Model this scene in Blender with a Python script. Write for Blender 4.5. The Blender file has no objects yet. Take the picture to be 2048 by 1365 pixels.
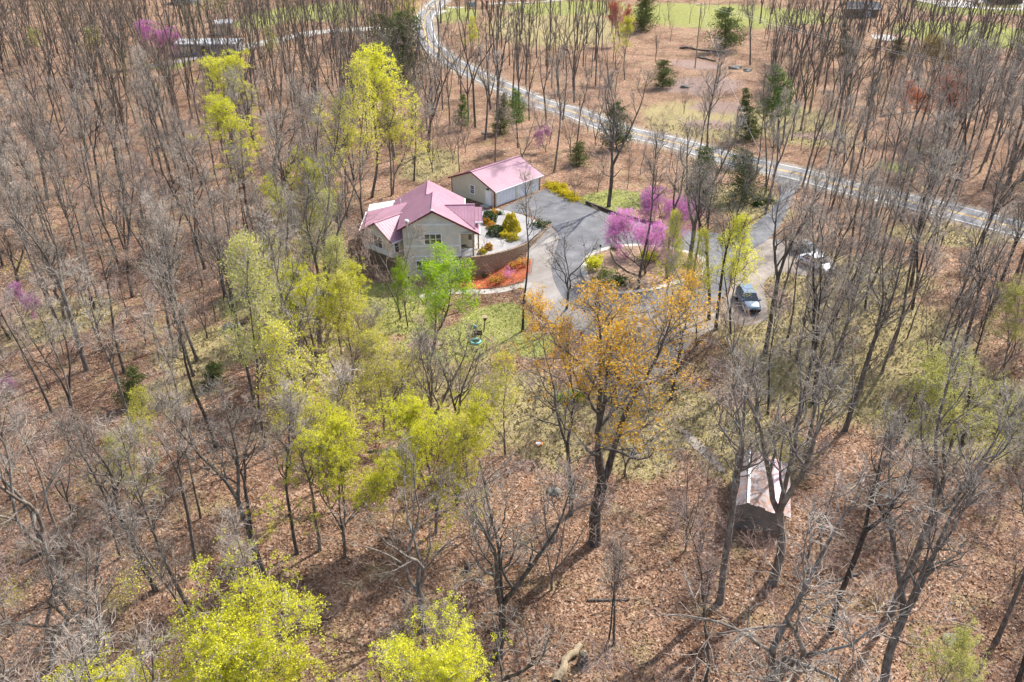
import bpy, math, random
import numpy as np
from mathutils import Vector, Matrix

sc = bpy.context.scene
col = sc.collection
R_ = math.radians

# ------------------------------------------------------------------ camera, sky, sun, exposure
CAM_H = 40.0
PITCH = R_(30.0)
cam_d = bpy.data.cameras.new('camera')
cam_d.sensor_width = 36.0
cam_d.lens = 28.0
cam_d.clip_start = 0.5
cam_d.clip_end = 3000.0
cam = bpy.data.objects.new('camera', cam_d)
cam.location = (0, 0, CAM_H)
cam.rotation_euler = (math.pi / 2 - PITCH, 0, 0)
col.objects.link(cam)
sc.camera = cam

SUN_DIR = Vector((0.72, 0.70, 0.0)).normalized()
SUN_EL = R_(47.0)
world = bpy.data.worlds.new('World')
sc.world = world
world.use_nodes = True
wn = world.node_tree
wn.nodes.clear()
w_out = wn.nodes.new('ShaderNodeOutputWorld')
w_bg = wn.nodes.new('ShaderNodeBackground')
w_sky = wn.nodes.new('ShaderNodeTexSky')
w_sky.sky_type = 'NISHITA'
w_sky.sun_disc = False
w_sky.sun_elevation = SUN_EL
w_sky.sun_rotation = math.atan2(SUN_DIR.x, SUN_DIR.y)
w_sky.air_density = 1.0
w_sky.dust_density = 2.5
w_sky.ozone_density = 1.0
w_bg.inputs['Strength'].default_value = 0.15
wn.links.new(w_sky.outputs[0], w_bg.inputs[0])
wn.links.new(w_bg.outputs[0], w_out.inputs[0])

sun_d = bpy.data.lights.new('sun', 'SUN')
sun_d.energy = 3.4
sun_d.angle = R_(0.55)
sun_d.color = (1.0, 0.95, 0.88)
sun = bpy.data.objects.new('sun', sun_d)
sv = Vector((SUN_DIR.x * math.cos(SUN_EL), SUN_DIR.y * math.cos(SUN_EL), math.sin(SUN_EL)))
sun.rotation_euler = sv.to_track_quat('Z', 'Y').to_euler()
col.objects.link(sun)

sc.view_settings.view_transform = 'Standard'
sc.view_settings.look = 'None'
sc.view_settings.exposure = 0.95
sc.view_settings.gamma = 1.0
sc.view_settings.use_curve_mapping = False
sc.cycles.use_denoising = True
sc.cycles.denoiser = 'OPENIMAGEDENOISE'
sc.cycles.denoising_input_passes = 'RGB_ALBEDO_NORMAL'
sc.cycles.denoising_prefilter = 'ACCURATE'
sc.cycles.use_adaptive_sampling = True
sc.cycles.adaptive_threshold = 0.03
sc.cycles.max_bounces = 3
sc.cycles.diffuse_bounces = 2
sc.cycles.glossy_bounces = 2
sc.cycles.transparent_max_bounces = 4
sc.cycles.sample_clamp_indirect = 4.0

# ------------------------------------------------------------------ survey helpers (photo pixel -> place on the terrain)
FPX = 1593.0
_F = np.array([0, math.cos(PITCH), -math.sin(PITCH)])
_U = np.array([0, math.sin(PITCH), math.cos(PITCH)])
_C = np.array([0, 0, CAM_H])


def sm(a, b, x):
    t = np.clip((x - a) / (b - a), 0, 1)
    return t * t * (3 - 2 * t)


def terrain(x, y):
    x = np.asarray(x, float)
    y = np.asarray(y, float)
    shift = (1 - sm(45, 82, y)) * 55
    low = (1 - sm(88, 101, y)) * (1 - sm(-4.5, 8, x - shift))
    near = np.exp(-(((x - 3) / 42) ** 2 + ((y - 95) / 34) ** 2) ** 2)
    und = (np.sin(x * .071 + 1.3) * np.cos(y * .053) + .6 * np.sin(x * .13 + y * .11) + .35 * np.sin(y * .21 - x * .17 + 2)) * .55
    far = sm(150, 340, y) * 3.0
    left = sm(-15, -70, x) * -3.0 * (1 - sm(120, 200, y))
    return -2.6 * low + und * (1 - near) - .25 * (1 - near) * 0 + far + left


def ray(px, py):
    return _F + (px - 1024) / FPX * np.array([1., 0, 0]) - (py - 682.5) / FPX * _U


def onz(px, py, z):
    d = ray(px, py)
    return _C + (z - CAM_H) / d[2] * d


def P(px, py, dz=0.0):
    z = 0.0
    for i in range(40):
        q = onz(px, py, z)
        z = .5 * z + .5 * float(terrain(q[0], q[1]))
    q = onz(px, py, z)
    q[2] = float(terrain(q[0], q[1])) + dz
    return q


def proj(p):
    r = np.asarray(p, float) - _C
    zz = r @ _F
    return 1024 + FPX * r[0] / zz, 682.5 - FPX * (r @ _U) / zz


def P2(px, py):
    q = P(px, py)
    return (float(q[0]), float(q[1]))


# ------------------------------------------------------------------ node material helpers
def new_mat(name):
    m = bpy.data.materials.new(name)
    m.use_nodes = True
    nt = m.node_tree
    nt.nodes.clear()
    out = nt.nodes.new('ShaderNodeOutputMaterial')
    return m, nt, out


def N(nt, t, **kw):
    n = nt.nodes.new(t)
    for k, v in kw.items():
        if hasattr(n, k):
            setattr(n, k, v)
        else:
            n.inputs[k.replace('_', ' ')].default_value = v
    return n


def ramp(nt, stops, interp='LINEAR'):
    r = nt.nodes.new('ShaderNodeValToRGB')
    r.color_ramp.interpolation = interp
    el = r.color_ramp.elements
    while len(el) > 1:
        el.remove(el[-1])
    el[0].position = stops[0][0]
    el[0].color = (*stops[0][1], 1)
    for p, c in stops[1:]:
        e = el.new(p)
        e.color = (*c, 1)
    return r


def mixc(nt, fac, a, b):
    m = nt.nodes.new('ShaderNodeMix')
    m.data_type = 'RGBA'
    L = nt.links
    if isinstance(fac, (int, float)):
        m.inputs[0].default_value = fac
    else:
        L.new(fac, m.inputs[0])
    for i, v in ((6, a), (7, b)):
        if isinstance(v, tuple):
            m.inputs[i].default_value = (*v, 1)
        else:
            L.new(v, m.inputs[i])
    return m.outputs[2]


def simple(name, c, rough=.7, var=.25, scale=3.0, metallic=0.0, spec=.4, bump=0.0, coords='Object', detail=5.0):
    """a plain painted/organic surface with noise variation in tone"""
    m, nt, out = new_mat(name)
    L = nt.links
    b = N(nt, 'ShaderNodeBsdfPrincipled')
    tc = N(nt, 'ShaderNodeTexCoord')
    no = N(nt, 'ShaderNodeTexNoise', Scale=scale, Detail=detail)
    L.new(tc.outputs[coords], no.inputs['Vector'])
    r = ramp(nt, [(.3, tuple(x * (1 - var) for x in c)), (.7, tuple(min(1, x * (1 + var)) for x in c))])
    L.new(no.outputs[0], r.inputs[0])
    L.new(r.outputs[0], b.inputs['Base Color'])
    b.inputs['Roughness'].default_value = rough
    b.inputs['Metallic'].default_value = metallic
    b.inputs['Specular IOR Level'].default_value = spec
    if bump:
        bp = N(nt, 'ShaderNodeBump', Strength=bump, Distance=.05)
        L.new(no.outputs[0], bp.inputs['Height'])
        L.new(bp.outputs[0], b.inputs['Normal'])
    L.new(b.outputs[0], out.inputs[0])
    return m


def leaf_mat(name, c1, c2, c3=None, trans=.35):
    m, nt, out = new_mat(name)
    L = nt.links
    g = N(nt, 'ShaderNodeNewGeometry')
    oi = N(nt, 'ShaderNodeObjectInfo')
    st = [(0, c1), (.55, c2), (1, c3 or c2)]
    r = ramp(nt, st)
    L.new(g.outputs['Random Per Island'], r.inputs[0])
    hs = N(nt, 'ShaderNodeHueSaturation')
    mr = N(nt, 'ShaderNodeMapRange')
    mr.inputs[3].default_value = .8
    mr.inputs[4].default_value = 1.15
    L.new(oi.outputs['Random'], mr.inputs[0])
    L.new(mr.outputs[0], hs.inputs['Value'])
    L.new(r.outputs[0], hs.inputs['Color'])
    d = N(nt, 'ShaderNodeBsdfDiffuse')
    t = N(nt, 'ShaderNodeBsdfTranslucent')
    mx = N(nt, 'ShaderNodeMixShader')
    mx.inputs[0].default_value = trans
    L.new(hs.outputs[0], d.inputs[0])
    L.new(hs.outputs[0], t.inputs[0])
    L.new(d.outputs[0], mx.inputs[1])
    L.new(t.outputs[0], mx.inputs[2])
    L.new(mx.outputs[0], out.inputs[0])
    return m


def bark_mat(name, dark, light, scale=2.0, lichen=0.0):
    m, nt, out = new_mat(name)
    L = nt.links
    tc = N(nt, 'ShaderNodeTexCoord')
    mp = N(nt, 'ShaderNodeMapping')
    mp.inputs['Scale'].default_value = (1, 1, .25)
    L.new(tc.outputs['Object'], mp.inputs[0])
    no = N(nt, 'ShaderNodeTexNoise', Scale=scale * 4, Detail=6.0)
    L.new(mp.outputs[0], no.inputs['Vector'])
    r = ramp(nt, [(.3, dark), (.68, light)])
    L.new(no.outputs[0], r.inputs[0])
    cc = r.outputs[0]
    if lichen:
        n2 = N(nt, 'ShaderNodeTexNoise', Scale=1.3, Detail=4.0)
        L.new(tc.outputs['Object'], n2.inputs['Vector'])
        r2 = ramp(nt, [(.52, (0, 0, 0)), (.66, (lichen,) * 3)])
        L.new(n2.outputs[0], r2.inputs[0])
        cc = mixc(nt, r2.outputs[0], cc, (.36, .36, .31))
    oi = N(nt, 'ShaderNodeObjectInfo')
    hs = N(nt, 'ShaderNodeHueSaturation')
    mr = N(nt, 'ShaderNodeMapRange')
    mr.inputs[3].default_value = .62
    mr.inputs[4].default_value = 1.4
    L.new(oi.outputs['Random'], mr.inputs[0])
    L.new(mr.outputs[0], hs.inputs['Value'])
    L.new(cc, hs.inputs['Color'])
    b = N(nt, 'ShaderNodeBsdfPrincipled')
    b.inputs['Roughness'].default_value = .9
    b.inputs['Specular IOR Level'].default_value = .15
    L.new(hs.outputs[0], b.inputs['Base Color'])
    L.new(b.outputs[0], out.inputs[0])
    return m


# ------------------------------------------------------------------ mesh helpers
def fast_mesh(name, V, F, mat=None, smooth=False):
    V = np.asarray(V, np.float32)
    F = np.asarray(F, np.int32)
    me = bpy.data.meshes.new(name)
    m, k = F.shape
    me.vertices.add(len(V))
    me.vertices.foreach_set('co', V.ravel())
    me.loops.add(m * k)
    me.loops.foreach_set('vertex_index', F.ravel())
    me.polygons.add(m)
    me.polygons.foreach_set('loop_start', np.arange(0, m * k, k, dtype=np.int32))
    if smooth:
        me.polygons.foreach_set('use_smooth', np.ones(m, bool))
    me.update(calc_edges=True)
    if mat:
        me.materials.append(mat)
    return me


def link(name, me, parent=None, loc=None):
    o = bpy.data.objects.new(name, me)
    col.objects.link(o)
    if parent:
        o.parent = parent
    if loc is not None:
        o.location = loc
    return o


def tag(o, label=None, cat=None, group=None, kind=None):
    if label:
        o['label'] = label
    if cat:
        o['category'] = cat
    if group:
        o['group'] = group
    if kind:
        o['kind'] = kind
    return o


def empty(name, loc=(0, 0, 0), rz=0.0):
    o = bpy.data.objects.new(name, None)
    o.empty_display_size = .3
    o.location = loc
    o.rotation_euler = (0, 0, rz)
    col.objects.link(o)
    return o


def copy_tree(o, parent=None):
    c = o.copy()
    col.objects.link(c)
    c.parent = parent
    for ch in list(o.children):
        copy_tree(ch, c)
    return c


class MB:
    """collects boxes, slabs, prisms and tubes into one mesh"""

    def __init__(self):
        self.v = []
        self.f = []

    def add(self, vs, fs):
        n = len(self.v)
        self.v += [tuple(map(float, q)) for q in vs]
        self.f += [tuple(i + n for i in f) for f in fs]
        return self

    def box(self, x0, x1, y0, y1, z0, z1):
        return self.add([(x0, y0, z0), (x1, y0, z0), (x1, y1, z0), (x0, y1, z0), (x0, y0, z1), (x1, y0, z1), (x1, y1, z1), (x0, y1, z1)],
                        [(0, 3, 2, 1), (4, 5, 6, 7), (0, 1, 5, 4), (1, 2, 6, 5), (2, 3, 7, 6), (3, 0, 4, 7)])

    def beam(self, p, q, w, h, up=(0, 0, 1)):
        p, q, up = Vector(p), Vector(q), Vector(up)
        d = (q - p).normalized()
        s = d.cross(up)
        if s.length < 1e-4:
            s = d.cross(Vector((1, 0, 0)))
        s.normalize()
        n = s.cross(d).normalized()
        vs = []
        for a in (p, q):
            for i, j in ((-1, -1), (1, -1), (1, 1), (-1, 1)):
                vs.append(a + s * (i * w / 2) + n * (j * h / 2))
        return self.add(vs, [(0, 3, 2, 1), (4, 5, 6, 7), (0, 1, 5, 4), (1, 2, 6, 5), (2, 3, 7, 6), (3, 0, 4, 7)])

    def slab(self, pts, t):
        """planar-ish polygon thickened downwards along its normal"""
        pts = [Vector(p) for p in pts]
        n = Vector((0, 0, 0))
        for i in range(len(pts)):
            a, b = pts[i], pts[(i + 1) % len(pts)]
            n += Vector(((a.y - b.y) * (a.z + b.z), (a.z - b.z) * (a.x + b.x), (a.x - b.x) * (a.y + b.y)))
        n.normalize()
        if n.z < 0:
            n = -n
            pts = pts[::-1]
        k = len(pts)
        vs = pts + [p - n * t for p in pts]
        fs = [tuple(range(k)), tuple(range(2 * k - 1, k - 1, -1))]
        fs += [(i, i + k, (i + 1) % k + k, (i + 1) % k) for i in range(k)]
        return self.add(vs, fs)

    def prism(self, poly, z0, z1):
        k = len(poly)
        vs = [(p[0], p[1], z0) for p in poly] + [(p[0], p[1], z1) for p in poly]
        fs = [tuple(range(k - 1, -1, -1)), tuple(range(k, 2 * k))]
        fs += [(i, (i + 1) % k, (i + 1) % k + k, i + k) for i in range(k)]
        return self.add(vs, fs)

    def wall(self, pts, t, n):
        """a vertical polygon (list of 3d points) thickened by t along n"""
        n = Vector(n).normalized() * t
        k = len(pts)
        vs = [Vector(p) for p in pts] + [Vector(p) + n for p in pts]
        fs = [tuple(range(k)), tuple(range(2 * k - 1, k - 1, -1))] + [(i, i + k, (i + 1) % k + k, (i + 1) % k) for i in range(k)]
        return self.add(vs, fs)

    def tube(self, p, q, r0, r1=None, n=10, cap=True):
        r1 = r0 if r1 is None else r1
        p, q = Vector(p), Vector(q)
        d = (q - p).normalized()
        s = d.cross(Vector((0, 0, 1)))
        if s.length < 1e-3:
            s = Vector((1, 0, 0))
        s.normalize()
        b = d.cross(s)
        vs = []
        for a, r in ((p, r0), (q, r1)):
            for i in range(n):
                t = 2 * math.pi * i / n
                vs.append(a + (s * math.cos(t) + b * math.sin(t)) * r)
        fs = [(i, (i + 1) % n, (i + 1) % n + n, i + n) for i in range(n)]
        if cap:
            fs += [tuple(range(n - 1, -1, -1)), tuple(range(n, 2 * n))]
        return self.add(vs, fs)

    def build(self, name, mat, parent=None, bevel=0.0, smooth=False):
        me = bpy.data.meshes.new(name)
        me.from_pydata(self.v, [], self.f)
        me.update()
        import bmesh
        bm = bmesh.new()
        bm.from_mesh(me)
        bmesh.ops.recalc_face_normals(bm, faces=bm.faces)
        if bevel:
            bmesh.ops.bevel(bm, geom=list(bm.edges), offset=bevel, segments=2, affect='EDGES', clamp_overlap=True)
        bm.to_mesh(me)
        bm.free()
        if smooth:
            me.polygons.foreach_set('use_smooth', np.ones(len(me.polygons), bool))
        me.materials.append(mat)
        return link(name, me, parent)


def draped(name, poly, mat, dz, step=1.2, kind='structure', rim=0.0):
    """a sheet following the terrain, dz above it, cut to a polygon"""
    import bmesh
    bm = bmesh.new()
    vs = [bm.verts.new((x, y, 0)) for x, y in poly]
    bm.faces.new(vs)
    bmesh.ops.triangulate(bm, faces=bm.faces)
    xs = [p[0] for p in poly]
    ys = [p[1] for p in poly]
    for ax, lo, hi in ((0, min(xs), max(xs)), (1, min(ys), max(ys))):
        t = math.floor(lo / step) * step
        while t < hi:
            co = [0, 0, 0]
            no = [0, 0, 0]
            co[ax] = t
            no[ax] = 1
            bmesh.ops.bisect_plane(bm, geom=list(bm.verts) + list(bm.edges) + list(bm.faces), plane_co=co, plane_no=no, dist=1e-4)
            t += step
    bmesh.ops.recalc_face_normals(bm, faces=bm.faces)
    for v in bm.verts:
        v.co.z = float(terrain(v.co.x, v.co.y)) + dz
    for f in bm.faces:
        if f.normal.z < 0:
            f.normal_flip()
    if rim:
        ret = bmesh.ops.extrude_face_region(bm, geom=list(bm.faces))
        for v in [g for g in ret['geom'] if isinstance(g, bmesh.types.BMVert)]:
            v.co.z += rim
    me = bpy.data.meshes.new(name)
    bm.to_mesh(me)
    bm.free()
    me.materials.append(mat)
    o = link(name, me)
    if kind:
        o['kind'] = kind
    return o


def catmull(pts, n=8):
    pts = [np.array(p, float) for p in pts]
    out = []
    for i in range(len(pts) - 1):
        p0 = pts[max(i - 1, 0)]
        p1, p2 = pts[i], pts[i + 1]
        p3 = pts[min(i + 2, len(pts) - 1)]
        for k in range(n):
            t = k / n
            out.append(.5 * ((2 * p1) + (-p0 + p2) * t + (2 * p0 - 5 * p1 + 4 * p2 - p3) * t * t + (-p0 + 3 * p1 - 3 * p2 + p3) * t ** 3))
    out.append(pts[-1])
    return out


def smooth_poly(pts, n=4):
    k = len(pts)
    q = catmull([pts[-1]] + list(pts) + [pts[0], pts[1]], n)
    return [tuple(map(float, p)) for p in q[n:n + k * n]]


def strip(name, line, o0, o1, mat, dz, parent=None, kind=None, segs=1):
    """a ribbon along a centre line from offset o0 to o1 (left positive)"""
    line = [np.array(p, float) for p in line]
    V, F = [], []
    for i, p in enumerate(line):
        a = line[max(i - 1, 0)]
        b = line[min(i + 1, len(line) - 1)]
        d = (b - a) / np.linalg.norm(b - a)
        nrm = np.array([-d[1], d[0]])
        for s in range(segs + 1):
            q = p + nrm * (o0 + (o1 - o0) * s / segs)
            V.append((q[0], q[1], float(terrain(q[0], q[1])) + dz))
    w = segs + 1
    for i in range(len(line) - 1):
        for s in range(segs):
            F.append((i * w + s, (i + 1) * w + s, (i + 1) * w + s + 1, i * w + s + 1))
    me = fast_mesh(name, V, np.array(F)[:, ::-1], mat)
    o = link(name, me, parent)
    if kind:
        o['kind'] = kind
    return o


def inside(poly, x, y):
    """vectorised point in polygon"""
    x = np.asarray(x, float)
    y = np.asarray(y, float)
    r = np.zeros(x.shape, bool)
    k = len(poly)
    for i in range(k):
        x0, y0 = poly[i]
        x1, y1 = poly[(i + 1) % k]
        c = ((y0 > y) != (y1 > y))
        with np.errstate(divide='ignore', invalid='ignore'):
            xx = (x1 - x0) * (y - y0) / (y1 - y0 + 1e-12) + x0
        r ^= c & (x < xx)
    return r


def dist_line(line, x, y):
    d = np.full(np.shape(x), 1e9)
    for p in line:
        d = np.minimum(d, (x - p[0]) ** 2 + (y - p[1]) ** 2)
    return np.sqrt(d)


# ------------------------------------------------------------------ plan of the place (world metres)
road_px = [(905, -22), (888, -4), (872, 8), (855, 26), (847, 45), (852, 72), (866, 96), (895, 118), (938, 142), (985, 164), (1037, 188), (1126, 219), (1189, 242), (1290, 273), (1400, 301), (1529, 334), (1646, 362), (1756, 390), (1884, 419), (2048, 461), (2230, 505)]
ROAD = catmull([P2(*q) for q in road_px], 7)
drive_px = [(1003, 419), (1040, 402), (1086, 381), (1103, 383), (1135, 396), (1170, 411), (1229, 433), (1314, 451), (1386, 464), (1456, 466), (1498, 453), (1530, 432), (1556, 400), (1561, 376), (1545, 354), (1600, 366), (1590, 385), (1578, 415), (1562, 448), (1538, 478), (1500, 505), (1475, 540), (1452, 585), (1420, 610), (1340, 622), (1240, 626), (1165, 618), (1133, 603), (1112, 572), (1103, 540), (1108, 512), (1117, 482), (1112, 462), (1092, 445), (1045, 428)]
DRIVE = smooth_poly([P2(*q) for q in drive_px], 3)
island_px = [(1162, 534), (1172, 514), (1200, 500), (1249, 491), (1300, 491), (1349, 498), (1399, 512), (1418, 530), (1414, 545), (1390, 558), (1324, 579), (1270, 588), (1224, 589), (1182, 574), (1165, 554)]
ISLAND = smooth_poly([P2(*q) for q in island_px], 3)
gravel1_px = [(1093, 452), (1113, 464), (1118, 482), (1109, 512), (1104, 540), (1113, 572), (1134, 604), (1165, 620), (1175, 660), (1110, 650), (1060, 610), (1048, 585), (1050, 545), (1054, 505), (1080, 475)]
GRAVEL1 = smooth_poly([P2(*q) for q in gravel1_px], 2)
gravel2_px = [(1500, 506), (1540, 478), (1575, 485), (1655, 512), (1672, 535), (1630, 555), (1570, 545), (1535, 556), (1528, 580), (1534, 640), (1470, 650), (1448, 610), (1458, 586), (1476, 541)]
GRAVEL2 = smooth_poly([P2(*q) for q in gravel2_px], 2)
gravel3_px = [(1175, 622), (1250, 628), (1340, 624), (1425, 613), (1440, 650), (1380, 690), (1300, 760), (1210, 775), (1180, 720), (1165, 660)]
GRAVEL3 = smooth_poly([P2(*q) for q in gravel3_px], 2)
path_px = [(1360, 855), (1380, 866), (1422, 905), (1450, 940), (1438, 944), (1406, 914), (1370, 878)]
PATH = smooth_poly([P2(*q) for q in path_px], 2)

HOUSE_O = onz(947, 552, -2.6)
HA = R_(3.0)
hu = np.array([math.cos(HA), math.sin(HA)])
hv = np.array([-math.sin(HA), math.cos(HA)])


def H2(u, v):
    return (float(HOUSE_O[0] + hu[0] * u + hv[0] * v), float(HOUSE_O[1] + hu[1] * u + hv[1] * v))


bed_px = [(925, 516), (950, 514.5), (990, 508), (1030, 497), (1062, 482), (1084, 466), (1093, 453), (1078, 441), (1045, 428), (1015, 420), (985, 417), (962, 420), (948, 440)]
BED = [tuple(map(float, onz(x, y, .12)[:2])) for x, y in bed_px]
gN, gR = np.array([-2.43, 107.17]), np.array([4.15, 114.27])
g_ax = (gR - gN) / np.linalg.norm(gR - gN)
g_ay = np.array([-g_ax[1], g_ax[0]])
G_LEN, G_WID = 9.7, 8.8
GARAGE = [tuple(gN), tuple(gN + g_ax * G_LEN), tuple(gN + g_ax * G_LEN + g_ay * G_WID), tuple(gN + g_ay * G_WID)]
HOUSE_POLY = [H2(-14.5, -1.2), H2(1.8, -1.2), H2(1.8, 13), H2(-14.5, 13.5)]
SHED = P(1522, 965)


def ell(px, py, rx, ry):
    """an ellipse given on the photo as a world ellipse (x, y, rx, ry)"""
    c = P2(px, py)
    a = P2(px + rx, py)
    f_, b = P2(px, py - ry), P2(px, py + ry)
    return (c[0], .5 * (f_[1] + b[1]), abs(a[0] - c[0]), .5 * abs(f_[1] - b[1]))


GRASS = [ell(*e) for e in [(760, 600, 110, 40), (640, 590, 120, 30), (900, 690, 120, 40), (985, 650, 85, 45), (1060, 690, 60, 30), (1235, 402, 95, 24), (1470, 36, 250, 30), (620, 28, 120, 22), (905, 30, 60, 20), (1950, 70, 190, 30), (1990, 20, 200, 14), (1790, 335, 40, 12), (810, 640, 90, 30), (1130, 15, 160, 14), (520, 40, 70, 22), (340, 130, 50, 14), (1860, 300, 40, 10), (560, 575, 40, 16)]]
TAN = [ell(*e) for e in [(820, 760, 200, 90), (1300, 830, 180, 90), (1000, 820, 200, 90), (1500, 900, 150, 100), (420, 700, 120, 60), (1700, 560, 200, 60), (1720, 720, 330, 170), (1930, 830, 200, 120), (1100, 890, 90, 70), (720, 640, 170, 60), (500, 600, 80, 40), (900, 720, 130, 60), (1110, 60, 160, 45), (1400, 245, 130, 50), (1500, 410, 90, 45), (1280, 900, 100, 70), (640, 720, 150, 60), (120, 640, 120, 60), (1560, 690, 130, 80), (330, 790, 90, 40), (860, 330, 70, 40), (1900, 470, 160, 30), (1590, 250, 120, 50)]]
BARE = [ell(*e) for e in [(1400, 172, 110, 22), (1440, 215, 80, 16), (1390, 130, 60, 12), (1640, 272, 80, 10), (1060, 935, 50, 22), (1120, 960, 40, 14), (1420, 250, 60, 12), (1560, 600, 30, 30), (850, 690, 50, 16)]]


def zone(zs, x, y):
    r = np.zeros(np.shape(x))
    for cx, cy, rx, ry in zs:
        d = np.sqrt(((x - cx) / rx) ** 2 + ((y - cy) / ry) ** 2)
        r = np.maximum(r, 1 - sm(.55, 1.15, d))
    return r


# ------------------------------------------------------------------ materials
M = {}


def ground_material():
    m, nt, out = new_mat('ground_leaf_litter')
    L = nt.links
    tc = N(nt, 'ShaderNodeTexCoord')
    O = tc.outputs['Object']
    vor = N(nt, 'ShaderNodeTexVoronoi', Scale=5.5)
    dist = N(nt, 'ShaderNodeTexNoise', Scale=4.0, Detail=3.0)
    L.new(O, dist.inputs['Vector'])
    vadd = N(nt, 'ShaderNodeVectorMath', operation='MULTIPLY_ADD')
    L.new(dist.outputs['Color'], vadd.inputs[0])
    vadd.inputs[1].default_value = (.35, .35, .35)
    L.new(O, vadd.inputs[2])
    L.new(vadd.outputs[0], vor.inputs['Vector'])
    sep = N(nt, 'ShaderNodeSeparateColor')
    L.new(vor.outputs['Color'], sep.inputs[0])
    leaf = ramp(nt, [(0, (.16, .088, .055)), (.2, (.25, .145, .093)), (.5, (.335, .203, .133)), (.8, (.405, .256, .172)), (.95, (.49, .345, .25)), (1, (.60, .46, .36))])
    L.new(sep.outputs[0], leaf.inputs[0])
    big = N(nt, 'ShaderNodeTexNoise', Scale=.14, Detail=9.0, Roughness=.68)
    L.new(O, big.inputs['Vector'])
    bigr = ramp(nt, [(.34, (.42, .38, .35)), (.44, (.72, .69, .66)), (.54, (.95, .94, .92)), (.68, (1.2, 1.17, 1.1))])
    L.new(big.outputs[0], bigr.inputs[0])
    mul = nt.nodes.new('ShaderNodeMix')
    mul.data_type = 'RGBA'
    mul.blend_type = 'MULTIPLY'
    mul.inputs[0].default_value = 1.0
    L.new(leaf.outputs[0], mul.inputs[6])
    L.new(bigr.outputs[0], mul.inputs[7])
    c = mul.outputs[2]
    # patchy moss / green shoots through the litter
    n3 = N(nt, 'ShaderNodeTexNoise', Scale=.33, Detail=8.0, Roughness=.7)
    L.new(O, n3.inputs['Vector'])
    r3 = ramp(nt, [(.52, (0, 0, 0)), (.70, (.75, .75, .75))])
    L.new(n3.outputs[0], r3.inputs[0])
    n4 = N(nt, 'ShaderNodeTexNoise', Scale=3.0, Detail=5.0, Roughness=.7)
    L.new(O, n4.inputs['Vector'])
    tanc = ramp(nt, [(.25, (.17, .14, .05)), (.42, (.30, .25, .105)), (.6, (.42, .34, .185)), (.8, (.54, .46, .31))])
    L.new(n4.outputs[0], tanc.inputs[0])
    c = mixc(nt, r3.outputs[0], c, tanc.outputs[0])

    def attr_mask(name, lo, hi, nz):
        a = N(nt, 'ShaderNodeAttribute')
        a.attribute_name = name
        n = N(nt, 'ShaderNodeTexNoise', Scale=nz, Detail=7.0, Roughness=.68)
        L.new(O, n.inputs['Vector'])
        ad = N(nt, 'ShaderNodeMath', operation='ADD')
        mu = N(nt, 'ShaderNodeMath', operation='MULTIPLY_ADD')
        L.new(n.outputs[0], mu.inputs[0])
        mu.inputs[1].default_value = 1.7
        mu.inputs[2].default_value = -.85
        L.new(a.outputs['Fac'], ad.inputs[0])
        L.new(mu.outputs[0], ad.inputs[1])
        mr = N(nt, 'ShaderNodeMapRange')
        mr.inputs[1].default_value = lo
        mr.inputs[2].default_value = hi
        L.new(ad.outputs[0], mr.inputs[0])
        mm = N(nt, 'ShaderNodeMath', operation='MULTIPLY')
        mz = N(nt, 'ShaderNodeMath', operation='GREATER_THAN')
        mz.inputs[1].default_value = .02
        L.new(a.outputs['Fac'], mz.inputs[0])
        L.new(mr.outputs[0], mm.inputs[0])
        L.new(mz.outputs[0], mm.inputs[1])
        return mm.outputs[0]
    c = mixc(nt, attr_mask('tan', .28, .80, .3), c, tanc.outputs[0])
    n5 = N(nt, 'ShaderNodeTexNoise', Scale=2.2, Detail=6.0, Roughness=.7)
    L.new(O, n5.inputs['Vector'])
    gc = ramp(nt, [(.25, (.13, .16, .035)), (.45, (.25, .265, .07)), (.6, (.36, .345, .13)), (.8, (.46, .40, .23))])
    L.new(n5.outputs[0], gc.inputs[0])
    c = mixc(nt, attr_mask('grass', .30, .72, .22), c, gc.outputs[0])
    rc = ramp(nt, [(.25, (.19, .115, .085)), (.5, (.31, .215, .175)), (.75, (.44, .35, .30))])
    L.new(n5.outputs[0], rc.inputs[0])
    c = mixc(nt, attr_mask('bare', .38, .9, .30), c, rc.outputs[0])
    sh = ramp(nt, [(.25, (.26, .20, .14)), (.75, (.48, .41, .32))])
    L.new(n4.outputs[0], sh.inputs[0])
    c = mixc(nt, attr_mask('verge', .4, .8, .6), c, sh.outputs[0])
    b = N(nt, 'ShaderNodeBsdfPrincipled')
    b.inputs['Roughness'].default_value = .95
    b.inputs['Specular IOR Level'].default_value = .1
    L.new(c, b.inputs['Base Color'])
    bp = N(nt, 'ShaderNodeBump', Strength=.7, Distance=.10)
    L.new(vor.outputs['Distance'], bp.inputs['Height'])
    bp2 = N(nt, 'ShaderNodeBump', Strength=.6, Distance=.5)
    L.new(n4.outputs[0], bp2.inputs['Height'])
    L.new(bp.outputs[0], bp2.inputs['Normal'])
    L.new(bp2.outputs[0], b.inputs['Normal'])
    L.new(b.outputs[0], out.inputs[0])
    return m


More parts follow.
